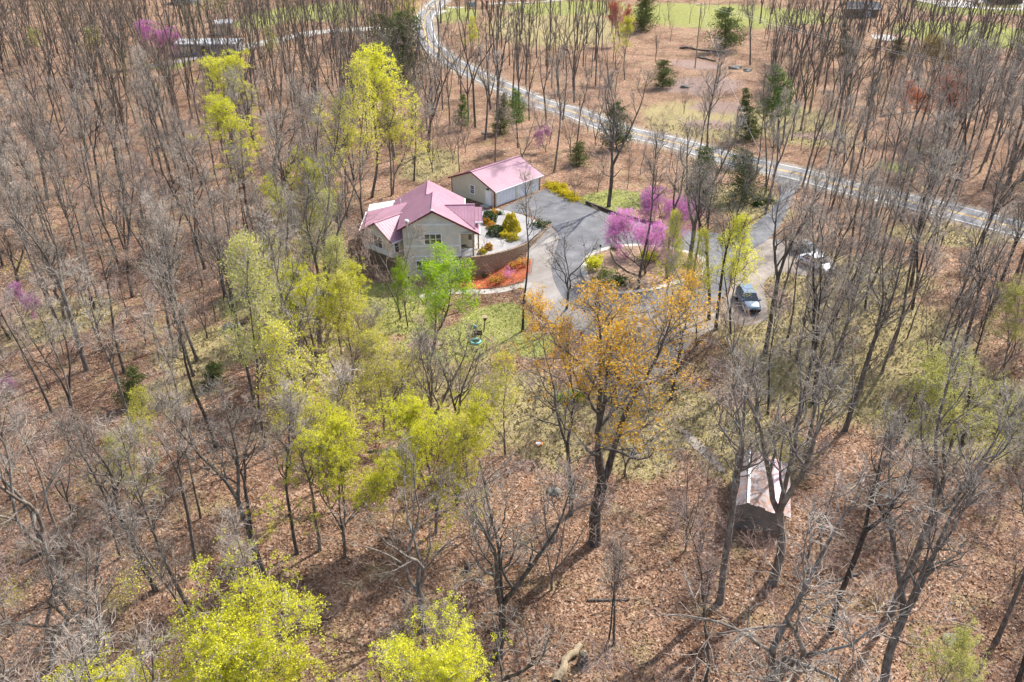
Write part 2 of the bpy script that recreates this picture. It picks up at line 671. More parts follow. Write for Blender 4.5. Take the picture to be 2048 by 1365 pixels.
def asphalt(name, c0, c1, c2):
    m, nt, out = new_mat(name)
    L = nt.links
    tc = N(nt, 'ShaderNodeTexCoord')
    a = N(nt, 'ShaderNodeTexNoise', Scale=.35, Detail=8.0, Roughness=.65)
    b_ = N(nt, 'ShaderNodeTexNoise', Scale=14.0, Detail=4.0)
    L.new(tc.outputs['Object'], a.inputs['Vector'])
    L.new(tc.outputs['Object'], b_.inputs['Vector'])
    r = ramp(nt, [(.3, c0), (.52, c1), (.72, c2)])
    L.new(a.outputs[0], r.inputs[0])
    r2 = ramp(nt, [(.3, (.75, .75, .75)), (.7, (1.2, 1.2, 1.2))])
    L.new(b_.outputs[0], r2.inputs[0])
    mul = nt.nodes.new('ShaderNodeMix')
    mul.data_type = 'RGBA'
    mul.blend_type = 'MULTIPLY'
    mul.inputs[0].default_value = 1
    L.new(r.outputs[0], mul.inputs[6])
    L.new(r2.outputs[0], mul.inputs[7])
    b = N(nt, 'ShaderNodeBsdfPrincipled')
    b.inputs['Roughness'].default_value = .85
    b.inputs['Specular IOR Level'].default_value = .25
    L.new(mul.outputs[2], b.inputs['Base Color'])
    L.new(b.outputs[0], out.inputs[0])
    return m


def lined(name, c, scale, axis='Z', dark=.75, rough=.6, var=.1, bump=.3, spec=.3):
    """board / clapboard siding or ribbed metal: bands along one axis"""
    m, nt, out = new_mat(name)
    L = nt.links
    tc = N(nt, 'ShaderNodeTexCoord')
    w = N(nt, 'ShaderNodeTexWave', wave_type='BANDS', bands_direction=axis, wave_profile='SAW', Scale=scale, Distortion=0.0)
    L.new(tc.outputs['Object'], w.inputs['Vector'])
    n = N(nt, 'ShaderNodeTexNoise', Scale=1.2, Detail=6.0)
    L.new(tc.outputs['Object'], n.inputs['Vector'])
    r = ramp(nt, [(.3, tuple(x * (1 - var) for x in c)), (.7, tuple(x * (1 + var) for x in c))])
    L.new(n.outputs[0], r.inputs[0])
    r2 = ramp(nt, [(0, (dark,) * 3), (.12, (1, 1, 1)), (1, (.97, .97, .97))])
    L.new(w.outputs[0], r2.inputs[0])
    mul = nt.nodes.new('ShaderNodeMix')
    mul.data_type = 'RGBA'
    mul.blend_type = 'MULTIPLY'
    mul.inputs[0].default_value = 1
    L.new(r.outputs[0], mul.inputs[6])
    L.new(r2.outputs[0], mul.inputs[7])
    b = N(nt, 'ShaderNodeBsdfPrincipled')
    b.inputs['Roughness'].default_value = rough
    b.inputs['Specular IOR Level'].default_value = spec
    L.new(mul.outputs[2], b.inputs['Base Color'])
    bp = N(nt, 'ShaderNodeBump', Strength=bump, Distance=.03)
    L.new(w.outputs[0], bp.inputs['Height'])
    L.new(bp.outputs[0], b.inputs['Normal'])
    L.new(b.outputs[0], out.inputs[0])
    return m


def rust_roof():
    m, nt, out = new_mat('rusty_tin')
    L = nt.links
    tc = N(nt, 'ShaderNodeTexCoord')
    n = N(nt, 'ShaderNodeTexNoise', Scale=1.5, Detail=10.0, Roughness=.75)
    L.new(tc.outputs['Object'], n.inputs['Vector'])
    r = ramp(nt, [(.42, (.30, .28, .285)), (.50, (.27, .21, .20)), (.60, (.29, .155, .095)), (.74, (.24, .11, .06))])
    L.new(n.outputs[0], r.inputs[0])
    oi = N(nt, 'ShaderNodeObjectInfo')
    hs = N(nt, 'ShaderNodeHueSaturation')
    mr = N(nt, 'ShaderNodeMapRange')
    mr.inputs[3].default_value = .8
    mr.inputs[4].default_value = 1.15
    L.new(oi.outputs['Random'], mr.inputs[0])
    L.new(mr.outputs[0], hs.inputs['Value'])
    L.new(r.outputs[0], hs.inputs['Color'])
    b = N(nt, 'ShaderNodeBsdfPrincipled')
    b.inputs['Roughness'].default_value = .5
    b.inputs['Metallic'].default_value = .25
    L.new(hs.outputs[0], b.inputs['Base Color'])
    w = N(nt, 'ShaderNodeTexWave', wave_type='BANDS', bands_direction='X', Scale=4.0, Distortion=0.0)
    L.new(tc.outputs['Object'], w.inputs['Vector'])
    bp = N(nt, 'ShaderNodeBump', Strength=.5, Distance=.03)
    L.new(w.outputs[0], bp.inputs['Height'])
    L.new(bp.outputs[0], b.inputs['Normal'])
    L.new(b.outputs[0], out.inputs[0])
    return m


M['ground'] = ground_material()
M['asphalt'] = asphalt('drive_asphalt', (.105, .105, .11), (.165, .165, .17), (.24, .237, .235))
M['road'] = asphalt('road_asphalt', (.22, .213, .20), (.27, .262, .25), (.34, .33, .315))
M['gravel'] = asphalt('pale_gravel', (.27, .235, .20), (.37, .33, .29), (.46, .42, .38))
M['white_gravel'] = asphalt('white_gravel', (.27, .258, .248), (.36, .347, .334), (.46, .445, .43))
M['gravel_dull'] = asphalt('dull_gravel', (.20, .165, .13), (.30, .255, .21), (.40, .355, .31))
M['concrete'] = asphalt('concrete', (.38, .35, .30), (.48, .445, .39), (.56, .53, .47))
M['mulch'] = simple('orange_mulch', (.46, .12, .045), .95, .5, 7.0, bump=.8)
M['soil'] = simple('island_soil', (.26, .17, .11), .95, .5, 2.5, bump=.6)
M['white_line'] = simple('road_white', (.72, .71, .68), .7, .2, 4)
M['yellow_line'] = simple('road_yellow', (.68, .42, .09), .7, .25, 4)
M['roof'] = simple('rose_metal_roof', (.435, .235, .29), .5, .13, .45, spec=.35, detail=9.0)
M['roof_seam'] = simple('rose_metal_seam', (.41, .195, .255), .45, .07, 1.0, spec=.5)
M['maroon'] = simple('maroon_trim', (.15, .035, .04), .5, .1, 2)
M['white'] = simple('white_trim', (.82, .83, .84), .5, .06, 2)
M['siding'] = lined('grey_green_clapboard', (.70, .685, .615), 1.05, 'Z', .72)
M['cream'] = lined('cream_board', (.76, .68, .50), 1.6, 'X', .85)
M['stone'] = simple('grey_block_stone', (.16, .165, .18), .9, .4, 3.5, bump=.7)
M['foundation'] = simple('brown_foundation', (.20, .15, .11), .9, .4, 3.5, bump=.7)
M['white_roof'] = lined('pale_grey_roof', (.64, .66, .66), .5, 'Y', .93, .45, .05)
M['garage_wall'] = lined('tan_ribbed_metal', (.70, .665, .54), 1.1, 'X', .86, .5, .05)
M['door_white'] = simple('white_door', (.84, .86, .88), .45, .05, 1.5)
M['glass'] = simple('dark_glass', (.045, .05, .055), .06, .3, 1.5, spec=.9)
M['wood'] = simple('weathered_wood', (.35, .27, .17), .85, .3, 6)
M['wood_dark'] = simple('dark_wood', (.09, .065, .05), .85, .3, 6)
M['deck'] = lined('deck_boards', (.34, .27, .19), 2.2, 'Y', .6, .85)
M['brick'] = simple('retaining_block', (.33, .245, .165), .95, .35, 1.7, bump=.6)
M['mortar'] = simple('wall_core', (.10, .08, .06), .95, .3, 4)
M['metal'] = simple('galvanised', (.55, .56, .57), .4, .1, 3, metallic=.6)
M['rust'] = rust_roof()
M['bark'] = bark_mat('grey_bark', (.070, .056, .046), (.20, .17, .14), 2.0, .45)
M['branch'] = bark_mat('branch_bark', (.080, .064, .051), (.27, .225, .185), 1.5, .35)
M['bark_dark'] = bark_mat('dark_bark', (.045, .036, .030), (.14, .115, .095), 2.0, .25)
M['twig'] = bark_mat('twig_bark', (.24, .198, .157), (.51, .445, .375), 1.0)
M['twig_pink'] = bark_mat('russet_twig', (.27, .185, .15), (.54, .41, .345), 1.0)
def far_bark():
    m, nt, out = new_mat('distant_bark')
    L = nt.links
    tc = N(nt, 'ShaderNodeTexCoord')
    a = N(nt, 'ShaderNodeTexNoise', Scale=.09, Detail=3.0)
    b_ = N(nt, 'ShaderNodeTexNoise', Scale=1.2, Detail=4.0)
    L.new(tc.outputs['Object'], a.inputs['Vector'])
    L.new(tc.outputs['Object'], b_.inputs['Vector'])
    r = ramp(nt, [(.34, (.10, .085, .075)), (.46, (.20, .165, .14)), (.56, (.15, .115, .09)), (.68, (.24, .215, .13))])
    L.new(a.outputs[0], r.inputs[0])
    r2 = ramp(nt, [(.3, (.6, .6, .6)), (.7, (1.35, 1.35, 1.35))])
    L.new(b_.outputs[0], r2.inputs[0])
    mul = nt.nodes.new('ShaderNodeMix')
    mul.data_type = 'RGBA'
    mul.blend_type = 'MULTIPLY'
    mul.inputs[0].default_value = 1
    L.new(r.outputs[0], mul.inputs[6])
    L.new(r2.outputs[0], mul.inputs[7])
    d = N(nt, 'ShaderNodeBsdfDiffuse')
    L.new(mul.outputs[2], d.inputs[0])
    L.new(d.outputs[0], out.inputs[0])
    return m


M['far_bark'] = far_bark()
M['brush'] = bark_mat('brush_stem', (.22, .15, .115), (.44, .33, .265), .6)
M['lime'] = leaf_mat('lime_leaf', (.56, .57, .03), (.78, .76, .06), (.88, .84, .15), .45)
M['pale'] = leaf_mat('pale_yellow_bud', (.56, .53, .06), (.75, .70, .10), (.85, .80, .22), .45)
M['olive'] = leaf_mat('olive_bud', (.40, .40, .10), (.55, .54, .15), (.65, .62, .25), .45)
M['green'] = leaf_mat('fresh_green_leaf', (.22, .38, .012), (.37, .55, .025), (.50, .64, .06))
M['orange'] = leaf_mat('orange_bud', (.76, .39, .03), (.92, .54, .06), (.94, .66, .15), .5)
M['magenta'] = leaf_mat('redbud_blossom', (.60, .16, .46), (.74, .29, .60), (.83, .47, .72), .4)
M['red'] = leaf_mat('red_bud', (.36, .07, .05), (.52, .13, .09), (.55, .2, .15), .3)
M['rust_leaf'] = leaf_mat('orange_red_bud', (.46, .13, .05), (.60, .20, .09), (.62, .28, .15), .3)
M['amber_far'] = leaf_mat('dull_amber_bud', (.34, .24, .06), (.48, .35, .09), (.56, .44, .16), .3)
M['gold'] = leaf_mat('gold_needle', (.44, .36, .02), (.66, .54, .04), (.76, .64, .08), .3)
M['amber'] = leaf_mat('amber_leaf', (.50, .24, .03), (.66, .36, .05), (.68, .48, .1), .25)
M['boxwood'] = leaf_mat('boxwood_leaf', (.05, .085, .025), (.10, .15, .05), (.20, .24, .12), .2)
M['needle'] = leaf_mat('cedar_needle', (.075, .10, .03), (.13, .165, .055), (.21, .235, .09), .25)
M['pine'] = leaf_mat('pine_needle', (.085, .14, .035), (.15, .235, .06), (.25, .33, .11), .3)
M['litter'] = leaf_mat('fallen_leaf', (.24, .14, .09), (.37, .228, .152), (.54, .40, .31), .1)
M['grassb'] = leaf_mat('grass_tuft', (.16, .22, .045), (.32, .35, .10), (.48, .45, .22), .25)
M['strawb'] = leaf_mat('straw_tuft', (.26, .22, .10), (.42, .35, .19), (.56, .48, .3), .2)
M['rock'] = simple('grey_rock', (.20, .19, .165), .95, .4, 2.5, bump=.8)

# ------------------------------------------------------------------ ground
rng = np.random.default_rng(7)


def axis_steps(lo, hi, f0, f1, fine, coarse):
    a = list(np.arange(lo, f0, coarse)) + list(np.arange(f0, f1, fine)) + list(np.arange(f1, hi + coarse, coarse))
    return np.array(a)


gx = axis_steps(-420, 420, -84, 96, 1.0, 6.0)
gy = np.concatenate([np.arange(-60, 20, 8), np.arange(20, 150, 1.0), np.arange(150, 260, 2.5), np.arange(260, 700, 12)])
XX, YY = np.meshgrid(gx, gy)
xf, yf = XX.ravel(), YY.ravel()
zf = terrain(xf, yf)
road_np = np.array(ROAD)
rd = dist_line(road_np, xf, yf)
nx, ny = len(gx), len(gy)
ii, jj = np.meshgrid(np.arange(nx - 1), np.arange(ny - 1))
a = (jj * nx + ii).ravel()
gm = fast_mesh('ground', np.stack([xf, yf, zf], 1), np.stack([a, a + 1, a + nx + 1, a + nx], 1), M['ground'], True)
for nm, val in (('grass', zone(GRASS, xf, yf)), ('tan', zone(TAN, xf, yf)), ('bare', zone(BARE, xf, yf)), ('verge', 1 - sm(3.0, 5.5, rd))):
    at = gm.attributes.new(nm, 'FLOAT', 'POINT')
    at.data.foreach_set('value', val.astype(np.float32))
tag(link('ground', gm), kind='structure')

# ------------------------------------------------------------------ road, drive, paths
strip('road', ROAD, -2.75, 2.75, M['road'], .05, kind='structure', segs=4)
road_o = bpy.data.objects['road']
for off in (-2.45, 2.45):
    strip('edge_line', ROAD, off - .10, off + .10, M['white_line'], .056, road_o)
for off in (-.15, .15):
    strip('centre_line', ROAD, off - .09, off + .09, M['yellow_line'], .056, road_o)
draped('driveway', DRIVE, M['asphalt'], .030)
draped('gravel_drive', GRAVEL1, M['gravel'], .022)
draped('gravel_parking', GRAVEL2, M['gravel_dull'], .022)
draped('gravel_turnaround', GRAVEL3, M['gravel_dull'], .018)
draped('gravel_path', PATH, M['gravel_dull'], .03)


def inset(poly, d):
    k = len(poly)
    cx = sum(p[0] for p in poly) / k
    cy = sum(p[1] for p in poly) / k
    out = []
    for x, y in poly:
        L = math.hypot(x - cx, y - cy)
        out.append((cx + (x - cx) * (L - d) / L, cy + (y - cy) * (L - d) / L))
    return out


draped('kerb', ISLAND, M['concrete'], .036, rim=.12)
draped('planted_island', inset(ISLAND, .75), M['soil'], .19)
# side road and far drives
FAR_DRIVE = catmull([P2(*q) for q in [(300, 132), (350, 124), (430, 108), (520, 88), (600, 70), (670, 62), (740, 58), (850, 52)]], 5)
strip('side_road', FAR_DRIVE, -2.2, 2.2, M['concrete'], .045, kind='structure', segs=2)
FAR2 = catmull([P2(*q) for q in [(866, 30), (905, 17), (960, 10), (1030, 6), (1100, 2), (1180, -4)]], 5)
strip('far_drive', FAR2, -2.0, 2.0, M['concrete'], .05, kind='structure', segs=2)
draped('parking_lot', [P2(*q) for q in [(1830, 2), (1880, 14), (2060, 22), (2200, 20), (2200, -14), (1850, -14)]], M['concrete'], .06, 6)
draped('concrete_pad', [P2(*q) for q in [(1742, 70), (1775, 70), (1803, 80), (1780, 83), (1746, 78)]], M['concrete'], .06, 3)
# concrete walk from the gravel drive to the lower entrance
WALK = catmull([P2(*q) for q in [(1062, 572), (1040, 572), (1010, 580), (975, 584), (930, 584), (885, 586), (840, 596)]], 5)
strip('walkway', WALK, -.6, .6, M['concrete'], .035, kind='structure', segs=2)
draped('mulch_bed', smooth_poly([P2(*q) for q in [(918, 560), (932, 553), (960, 545), (1000, 532), (1040, 520), (1062, 520), (1058, 545), (1046, 562), (1010, 572), (960, 578), (922, 577)]], 2), M['mulch'], .04, .8)
APRON = [(-9.5, 103.6), (-2.0, 106.5), (1.5, 103.3), (-.6, 101.6), (-5.0, 101.0), (-8.5, 101.5)]
draped('concrete_apron', APRON, M['concrete'], .05, 1.0)

# ------------------------------------------------------------------ house parts shared by both buildings


def window(parent, loc, rz, w, h, units=1, sash=True, grid=False, name='window'):
    """white framed window; local -Y faces out. Panes are children of the frame"""
    fr = MB()
    t = .075
    fr.box(-w / 2 - t, w / 2 + t, -.06, .02, h, h + t * 1.3)
    fr.box(-w / 2 - t - .04, w / 2 + t + .04, -.10, .02, -t * 1.3, 0)
    for i in range(units + 1):
        x = -w / 2 + w * i / units
        fr.box(x - t * (1 if i in (0, units) else .6), x + t * (1 if i in (0, units) else .6), -.058, .02, 0, h)
    o = fr.build(name, M['white'], parent)
    o.location = loc
    o.rotation_euler = (0, 0, rz)
    uw = w / units
    for i in range(units):
        x0, x1 = -w / 2 + uw * i + t * .7, -w / 2 + uw * (i + 1) - t * .7
        MB().box(x0, x1, -.02, .012, .01, h * .5 - .02).build('pane', M['glass'], o)
        MB().box(x0, x1, -.026, .012, h * .5 + .02, h - .01).build('pane', M['glass'], o)
        b = MB()
        b.box(x0, x1, -.045, .01, h * .5 - .03, h * .5 + .03)
        if grid:
            for k in (1, 2):
                xx = x0 + (x1 - x0) * k / 3
                b.box(xx - .012, xx + .012, -.034, .005, .02, h - .02)
            for zz in (.25, .75):
                b.box(x0, x1, -.034, .005, h * zz - .012, h * zz + .012)
        b.build('sash', M['white'], o)
    return o


def ribs(polys, spacing, direction, mat, parent, name='seam', w=.04, h=.035):
    """standing seams: thin raised bars on a roof plane running along direction"""
    mb = MB()
    for poly in polys:
        pts = [Vector(p) for p in poly]
        n = (pts[1] - pts[0]).cross(pts[2] - pts[0]).normalized()
        if n.z < 0:
            n = -n
        d = Vector(direction)
        d = (d - n * d.dot(n)).normalized()
        s = n.cross(d).normalized()
        o = pts[0]
        uv = [((p - o).dot(s), (p - o).dot(d)) for p in pts]
        lo, hi = min(q[0] for q in uv), max(q[0] for q in uv)
        x = lo + .06
        while x < hi:
            cr = []
            for i in range(len(uv)):
                a, b = uv[i], uv[(i + 1) % len(uv)]
                if (a[0] > x) != (b[0] > x):
                    cr.append(a[1] + (b[1] - a[1]) * (x - a[0]) / (b[0] - a[0]))
            cr.sort()
            for i in range(0, len(cr) - 1, 2):
                if cr[i + 1] - cr[i] > .15:
                    mb.beam(o + s * x + d * (cr[i] + .02) + n * h * .3, o + s * x + d * (cr[i + 1] - .02) + n * h * .3, w, h, n)
            x += spacing
    o = mb.build(name, mat, parent)
    o['kind'] = 'stuff'
    return o


# ------------------------------------------------------------------ the house
house = empty('house', (HOUSE_O[0], HOUSE_O[1], 0), HA)
tag(house, 'pale siding house with rose metal roof and corner porch above the mulch bed', 'house')
GB = -3.3


def rz_l(u):
    return 6.15 + .55 * (u + 4.7)


def rz_r(u):
    return 6.15 - .54 * (u + 4.7)


fw = MB()
fw.wall([(-8.4, 0, GB), (-1.5, 0, GB), (-1.5, 0, 3.1), (.25, 0, 3.1), (.25, 0, rz_r(.25) - .16), (-4.7, 0, 5.98), (-8.4, 0, rz_l(-8.4) - .16)], .18, (0, 1, 0))
front_wall = fw.build('front_wall', M['siding'], house)
w = MB()
w.box(-8.4, -8.22, .181, 12, GB, rz_l(-8.4) - .2)
w.build('side_wall', M['siding'], house)
w = MB()
w.box(.07, .25, 2.6, 6.7, -.6, 3.1)
w.box(-1.6, -1.42, 6.7, 12, -.6, 3.1)
w.build('side_wall', M['siding'], house)
w = MB()
w.wall([(-8.2, 12, GB), (-1.42, 12, GB), (-1.42, 12, 3.2), (-5.6, 12, 5.45), (-8.2, 12, 4.0)], .18, (0, -1, 0))
w.build('rear_wall', M['siding'], house)
w = MB()
w.wall([(-5.5, 6.72, 5.5), (-4.7, 6.72, 6.02), (.6, 6.72, 3.2), (-1.0, 6.72, 3.0)], .1, (0, -1, 0))
w.build('gable_wall', M['siding'], house)
# wing set at 45 degrees
C0, L0 = Vector((-9.85, .25, 0)), Vector((-13.7, 4.0, 0))
e_ = (L0 - C0).normalized()
n_ = Vector((-e_.y, e_.x, 0))
n_ = n_ if n_.y > 0 else -n_
mid = (C0 + L0) / 2
w = MB()
w.wall([C0 + Vector((0, 0, -.1)), L0 + Vector((0, 0, -.1)), L0 + Vector((0, 0, 2.2)), mid + Vector((0, 0, 3.75)), C0 + Vector((0, 0, 2.2))], .15, n_)
w.build('wing_wall', M['siding'], house)
w = MB()
q = C0 + n_ * 2.1
w.wall([C0 + Vector((0, 0, -.1)) + n_ * .152, q + Vector((0, 0, -.1)), q + Vector((0, 0, 2.3)), C0 + Vector((0, 0, 2.2)) + n_ * .152], .15, -e_ * -1)
w.build('wing_wall', M['siding'], house)
w = MB()
w.box(-13.5, -13.35, 4.2, 12.3, -1.0, 2.35)
w.box(-13.35, -8.4, 12.15, 12.3, -1.0, 2.35)
w.build('wing_wall', M['siding'], house)
w = MB()
a_, b_, c_ = C0 + n_ * .3 + e_ * .3, L0 + n_ * .3 - e_ * .3, C0 + n_ * 2.0 + e_ * .3
w.wall([a_ + Vector((0, 0, GB)), b_ + Vector((0, 0, GB)), b_ + Vector((0, 0, -.1)), a_ + Vector((0, 0, -.1))], .2, n_)
w.wall([a_ + n_ * .2 + Vector((0, 0, GB)), c_ + Vector((0, 0, GB)), c_ + Vector((0, 0, -.1)), a_ + n_ * .2 + Vector((0, 0, -.1))], .2, e_)
w.box(-13.3, -13.1, 4.6, 12.0, GB, -1.0)
w.build('foundation', M['foundation'], house)
# white skirt band under the wing windows
w = MB()
w.wall([C0 + Vector((0, 0, .0)) - n_ * .03, L0 + Vector((0, 0, .0)) - n_ * .03, L0 + Vector((0, 0, .62)) - n_ * .03, C0 + Vector((0, 0, .62)) - n_ * .03], .028, n_)
w.build('trim_board', M['white'], house)
# roofs
T = .13
planes = {
    'l': [(-9, -.35, rz_l(-9)), (-4.7, -.35, 6.15), (-4.7, 6.75, 6.15), (-5.6, 6.75, rz_l(-5.6)), (-5.6, 12.25, rz_l(-5.6)), (-10.2, 12.25, rz_l(-10.2)), (-10.2, 8.0, rz_l(-10.2)), (-9, 8.0, rz_l(-9))],
    'r': [(-4.7, -.35, 6.15), (.85, -.35, rz_r(.85)), (.85, 6.75, rz_r(.85)), (-4.7, 6.75, 6.15)],
    'b': [(-5.6, 6.76, rz_l(-5.6)), (-.95, 6.76, 3.145), (-.95, 12.25, 3.145), (-5.6, 12.25, rz_l(-5.6))],
    'c1': [(-3.4, 3.55, 5.46), (.38, 3.55, 5.46), (.38, .2, 3.52)],
    'c2': [(-3.4, 3.55, 5.46), (.38, 6.7, 3.52), (.38, 3.55, 5.46)],
    'd1': [(.3, 3.55, 5.1), (1.28, 3.55, 5.1), (1.28, 1.55, 3.93), (.3, 1.55, 3.93)],
    'd2': [(.3, 3.55, 5.1), (.3, 5.55, 3.93), (1.28, 5.55, 3.93), (1.28, 3.55, 5.1)],
}
gpk = mid + Vector((0, 0, 3.9)) - n_ * .28
rbk = mid + n_ * 4.9 + Vector((0, 0, 3.9))
planes['w1'] = [gpk, rbk, C0 + n_ * 2.6 - e_ * .32 + Vector((0, 0, 2.08)), C0 - n_ * .28 - e_ * .32 + Vector((0, 0, 2.08))]
roofs = {}
for k, poly in planes.items():
    roofs[k] = MB().slab(poly, T).build('roof', M['roof'], house)
ge = L0 - n_ * .28 + e_ * .32 + Vector((0, 0, 2.08))
wl = MB()
wl.slab([ge, gpk, rbk], T)
wl.slab([ge, rbk, (-8.35, 8.1, 4.22)], T)
wl.slab([ge, (-8.35, 8.1, 4.22), (-13.75, 9.7, 2.45)], T)
roofs['w2'] = wl.build('roof', M['roof'], house)
wr = MB().slab([(-13.6, 9.85, 2.33), (-10.15, 9.85, 2.85), (-10.15, 12.8, 2.85), (-13.6, 12.8, 2.33)], .1).build('roof', M['white_roof'], house)
wr['label'] = 'pale grey flat roof panel at the rear corner'
ribs([planes['l']], .42, (1, 0, .55), M['roof_seam'], roofs['l'])
ribs([planes['r']], .42, (1, 0, -.54), M['roof_seam'], roofs['r'])
ribs([planes['b']], .42, (1, 0, -.54), M['roof_seam'], roofs['b'])
ribs([planes['c1']], .40, (0, 1, .58), M['roof_seam'], roofs['c1'])
ribs([planes['d1']], .40, (0, 1, .58), M['roof_seam'], roofs['d1'])
ribs([planes['w1']], .40, tuple(-e_ + Vector((0, 0, -.6))), M['roof_seam'], roofs['w1'])
# ridge caps and rake trim
mb = MB()
mb.beam((-4.7, -.38, 6.17), (-4.7, 6.75, 6.17), .3, .05)
mb.beam((-5.6, 6.8, 5.68), (-5.6, 12.28, 5.68), .3, .05)
mb.beam(tuple(gpk + Vector((0, 0, .02))), tuple(rbk + Vector((0, 0, .02))), .28, .05)
mb.beam((-3.3, 3.55, 5.475), (.4, 3.55, 5.475), .22, .05)
mb.build('ridge_cap', M['roof'], house)
mb = MB()
mb.beam((-9, -.37, rz_l(-9) - .1), (-4.7, -.37, 6.05), .05, .2)
mb.beam((-4.7, -.372, 6.05), (.85, -.372, rz_r(.85) - .1), .05, .2)
mb.beam(tuple(ge + Vector((0, 0, -.08))), tuple(gpk + Vector((0, 0, -.08)) - n_ * .02), .05, .16)
mb.beam(tuple(gpk + Vector((0, 0, -.08)) - n_ * .02), tuple(C0 - n_ * .3 - e_ * .32 + Vector((0, 0, 2.0))), .05, .16)
mb.build('rake_trim', M['maroon'], house)
mb = MB()
mb.beam((.92, -.35, 3.06), (.92, 1.5, 3.06), .12, .14)
mb.beam((.92, 5.6, 3.06), (.92, 6.7, 3.06), .12, .14)
mb.beam((-.88, 6.9, 3.06), (-.88, 12.2, 3.06), .12, .14)
mb.beam((.3, 1.48, 3.86), (1.32, 1.48, 3.86), .12, .14)
mb.beam(tuple(C0 - n_ * .28 - e_ * .38 + Vector((0, 0, 2.0))), tuple(C0 + n_ * 1.9 - e_ * .38 + Vector((0, 0, 2.0))), .12, .14)
mb.beam(tuple(ge + e_ * .05 + Vector((0, 0, -.06))), (-13.85, 9.7, 2.36), .1, .14)
mb.beam((-13.65, 9.9, 2.26), (-13.65, 12.8, 2.26), .1, .14)
mb.beam((-4.72, -.36, 6.2), (-4.68, -.2, 6.24), .34, .08)
mb.build('gutter', M['white'], house)
mb = MB()
mb.wall([(.3, 1.0, 3.9), (.3, 6.2, 3.9), (.3, 3.55, 5.35)], .06, (1, 0, 0))
mb.wall([(1.12, 1.75, 3.8), (1.12, 5.35, 3.8), (1.12, 3.55, 4.97)], .06, (1, 0, 0))
mb.build('gable_wall', M['siding'], house)
# trim boards on the front gable
mb = MB()
mb.box(-7.6, -2.0, -.05, -.002, 4.17, 4.40)
mb.box(-8.2, -1.5, -.05, -.002, 1.40, 1.64)
mb.box(-1.62, -1.44, -.052, -.002, .12, 3.14)
mb.box(-8.4, -1.5, -.05, -.002, .10, .24)
mb.build('trim_board', M['white'], house)
mb = MB()
mb.box(-2.25, -1.49, -.10, .25, GB, .1)
mb.build('corner_pier', M['stone'], house, .02)
window(house, (-4.8, 0, 1.82), 0, 2.1, 1.22, 3)
window(house, (-3.3, 0, -1.7), 0, .95, 1.25, 1)
window(house, (-6.2, 0, -1.7), 0, 1.6, 1.25, 2)
wa = math.atan2(C0.y - L0.y, C0.x - L0.x)
window(house, tuple(mid + e_ * .25 + Vector((0, 0, .68)) - n_ * .01), wa, 2.5, 1.4, 3)
window(house, tuple(C0 + n_ * .75 - e_ * .005 + Vector((0, 0, .5))), math.atan2(n_.y, n_.x), .8, 1.5, 1)
# porch in the front corner
mb = MB()
mb.box(-1.5, .78, -.05, 2.6, -.18, .08)
deck = mb.build('deck', M['deck'], house)
mb = MB()
mb.box(-1.5, .8, -.12, -.055, -.36, .06)
mb.box(.782, .84, -.05, 2.6, -.36, .06)
mb.build('deck_fascia', M['wood'], house)
mb = MB()
mb.box(-1.495, .07, 2.56, 2.598, .08, 3.1)
mb.box(-1.498, -1.45, .185, 2.55, .08, 3.1)
mb.build('porch_wall', M['cream'], house)
MB().box(-1.5, .8, -.3, 2.6, 3.11, 3.16).build('porch_ceiling', M['cream'], house)
for (pu, pv, pz) in ((.07, 0.0, GB), (.72, 2.2, -2.2)):
    MB().box(pu - .09, pu + .09, pv - .09, pv + .09, pz, 3.1).build('post', M['wood'], house)
mb = MB()
mb.box(-1.45, .75, -.07, .07, 2.93, 3.105)
mb.box(.65, .79, .09, 2.3, 2.93, 3.105)
mb.build('beam', M['wood'], house)
rail = MB()
rail.box(-1.44, -.02, -.045, .045, .98, 1.06)
rail_o = rail.build('railing', M['white'], house)
MB().box(-1.44, -.02, -.03, .03, .17, .229).build('bottom_rail', M['white'], rail_o)
for k in range(11):
    x = -1.38 + k * .13
    MB().box(x - .022, x + .022, -.02, .02, .23, .98).build('baluster', M['white'], rail_o)
rail = MB()
rail.beam((.12, .1, 1.02), (.70, 2.1, 1.02), .09, .08)
rail_s = rail.build('railing', M['wood'], house)
MB().beam((.12, .1, .20), (.70, 2.1, .20), .06, .06).build('bottom_rail', M['wood'], rail_s)
MB().box(-.5, -.1, 2.50, 2.555, 1.2, 2.1).build('door_window', M['glass'], house)
# flue with a white cap
fl = MB().tube((-7.75, -.55, 2.0), (-7.75, -.55, 5.0), .14, n=12)
flue = fl.build('flue', M['metal'], house, smooth=False)
MB().tube((-7.75, -.55, 4.98), (-7.75, -.55, 5.18), .27, .2, n=14).build('flue_cap', M['white'], flue)
MB().tube((-9.2, 9.0, 3.5), (-9.2, 9.0, 4.35), .06, n=8).build('vent_pipe', M['white'], house)
# porch table
tb = empty('porch_table', H2(-1.0, 1.6) + (.08,), HA)
tag(tb, 'small dark wooden table on the corner porch of the house', 'table')
MB().box(-.4, .4, -.25, .25, .68, .73).build('table_top', M['wood_dark'], tb)
for sx in (-.35, .35):
    for sy in (-.2, .2):
        MB().box(sx - .03, sx + .03, sy - .03, sy + .03, 0, .68).build('leg', M['wood_dark'], tb)

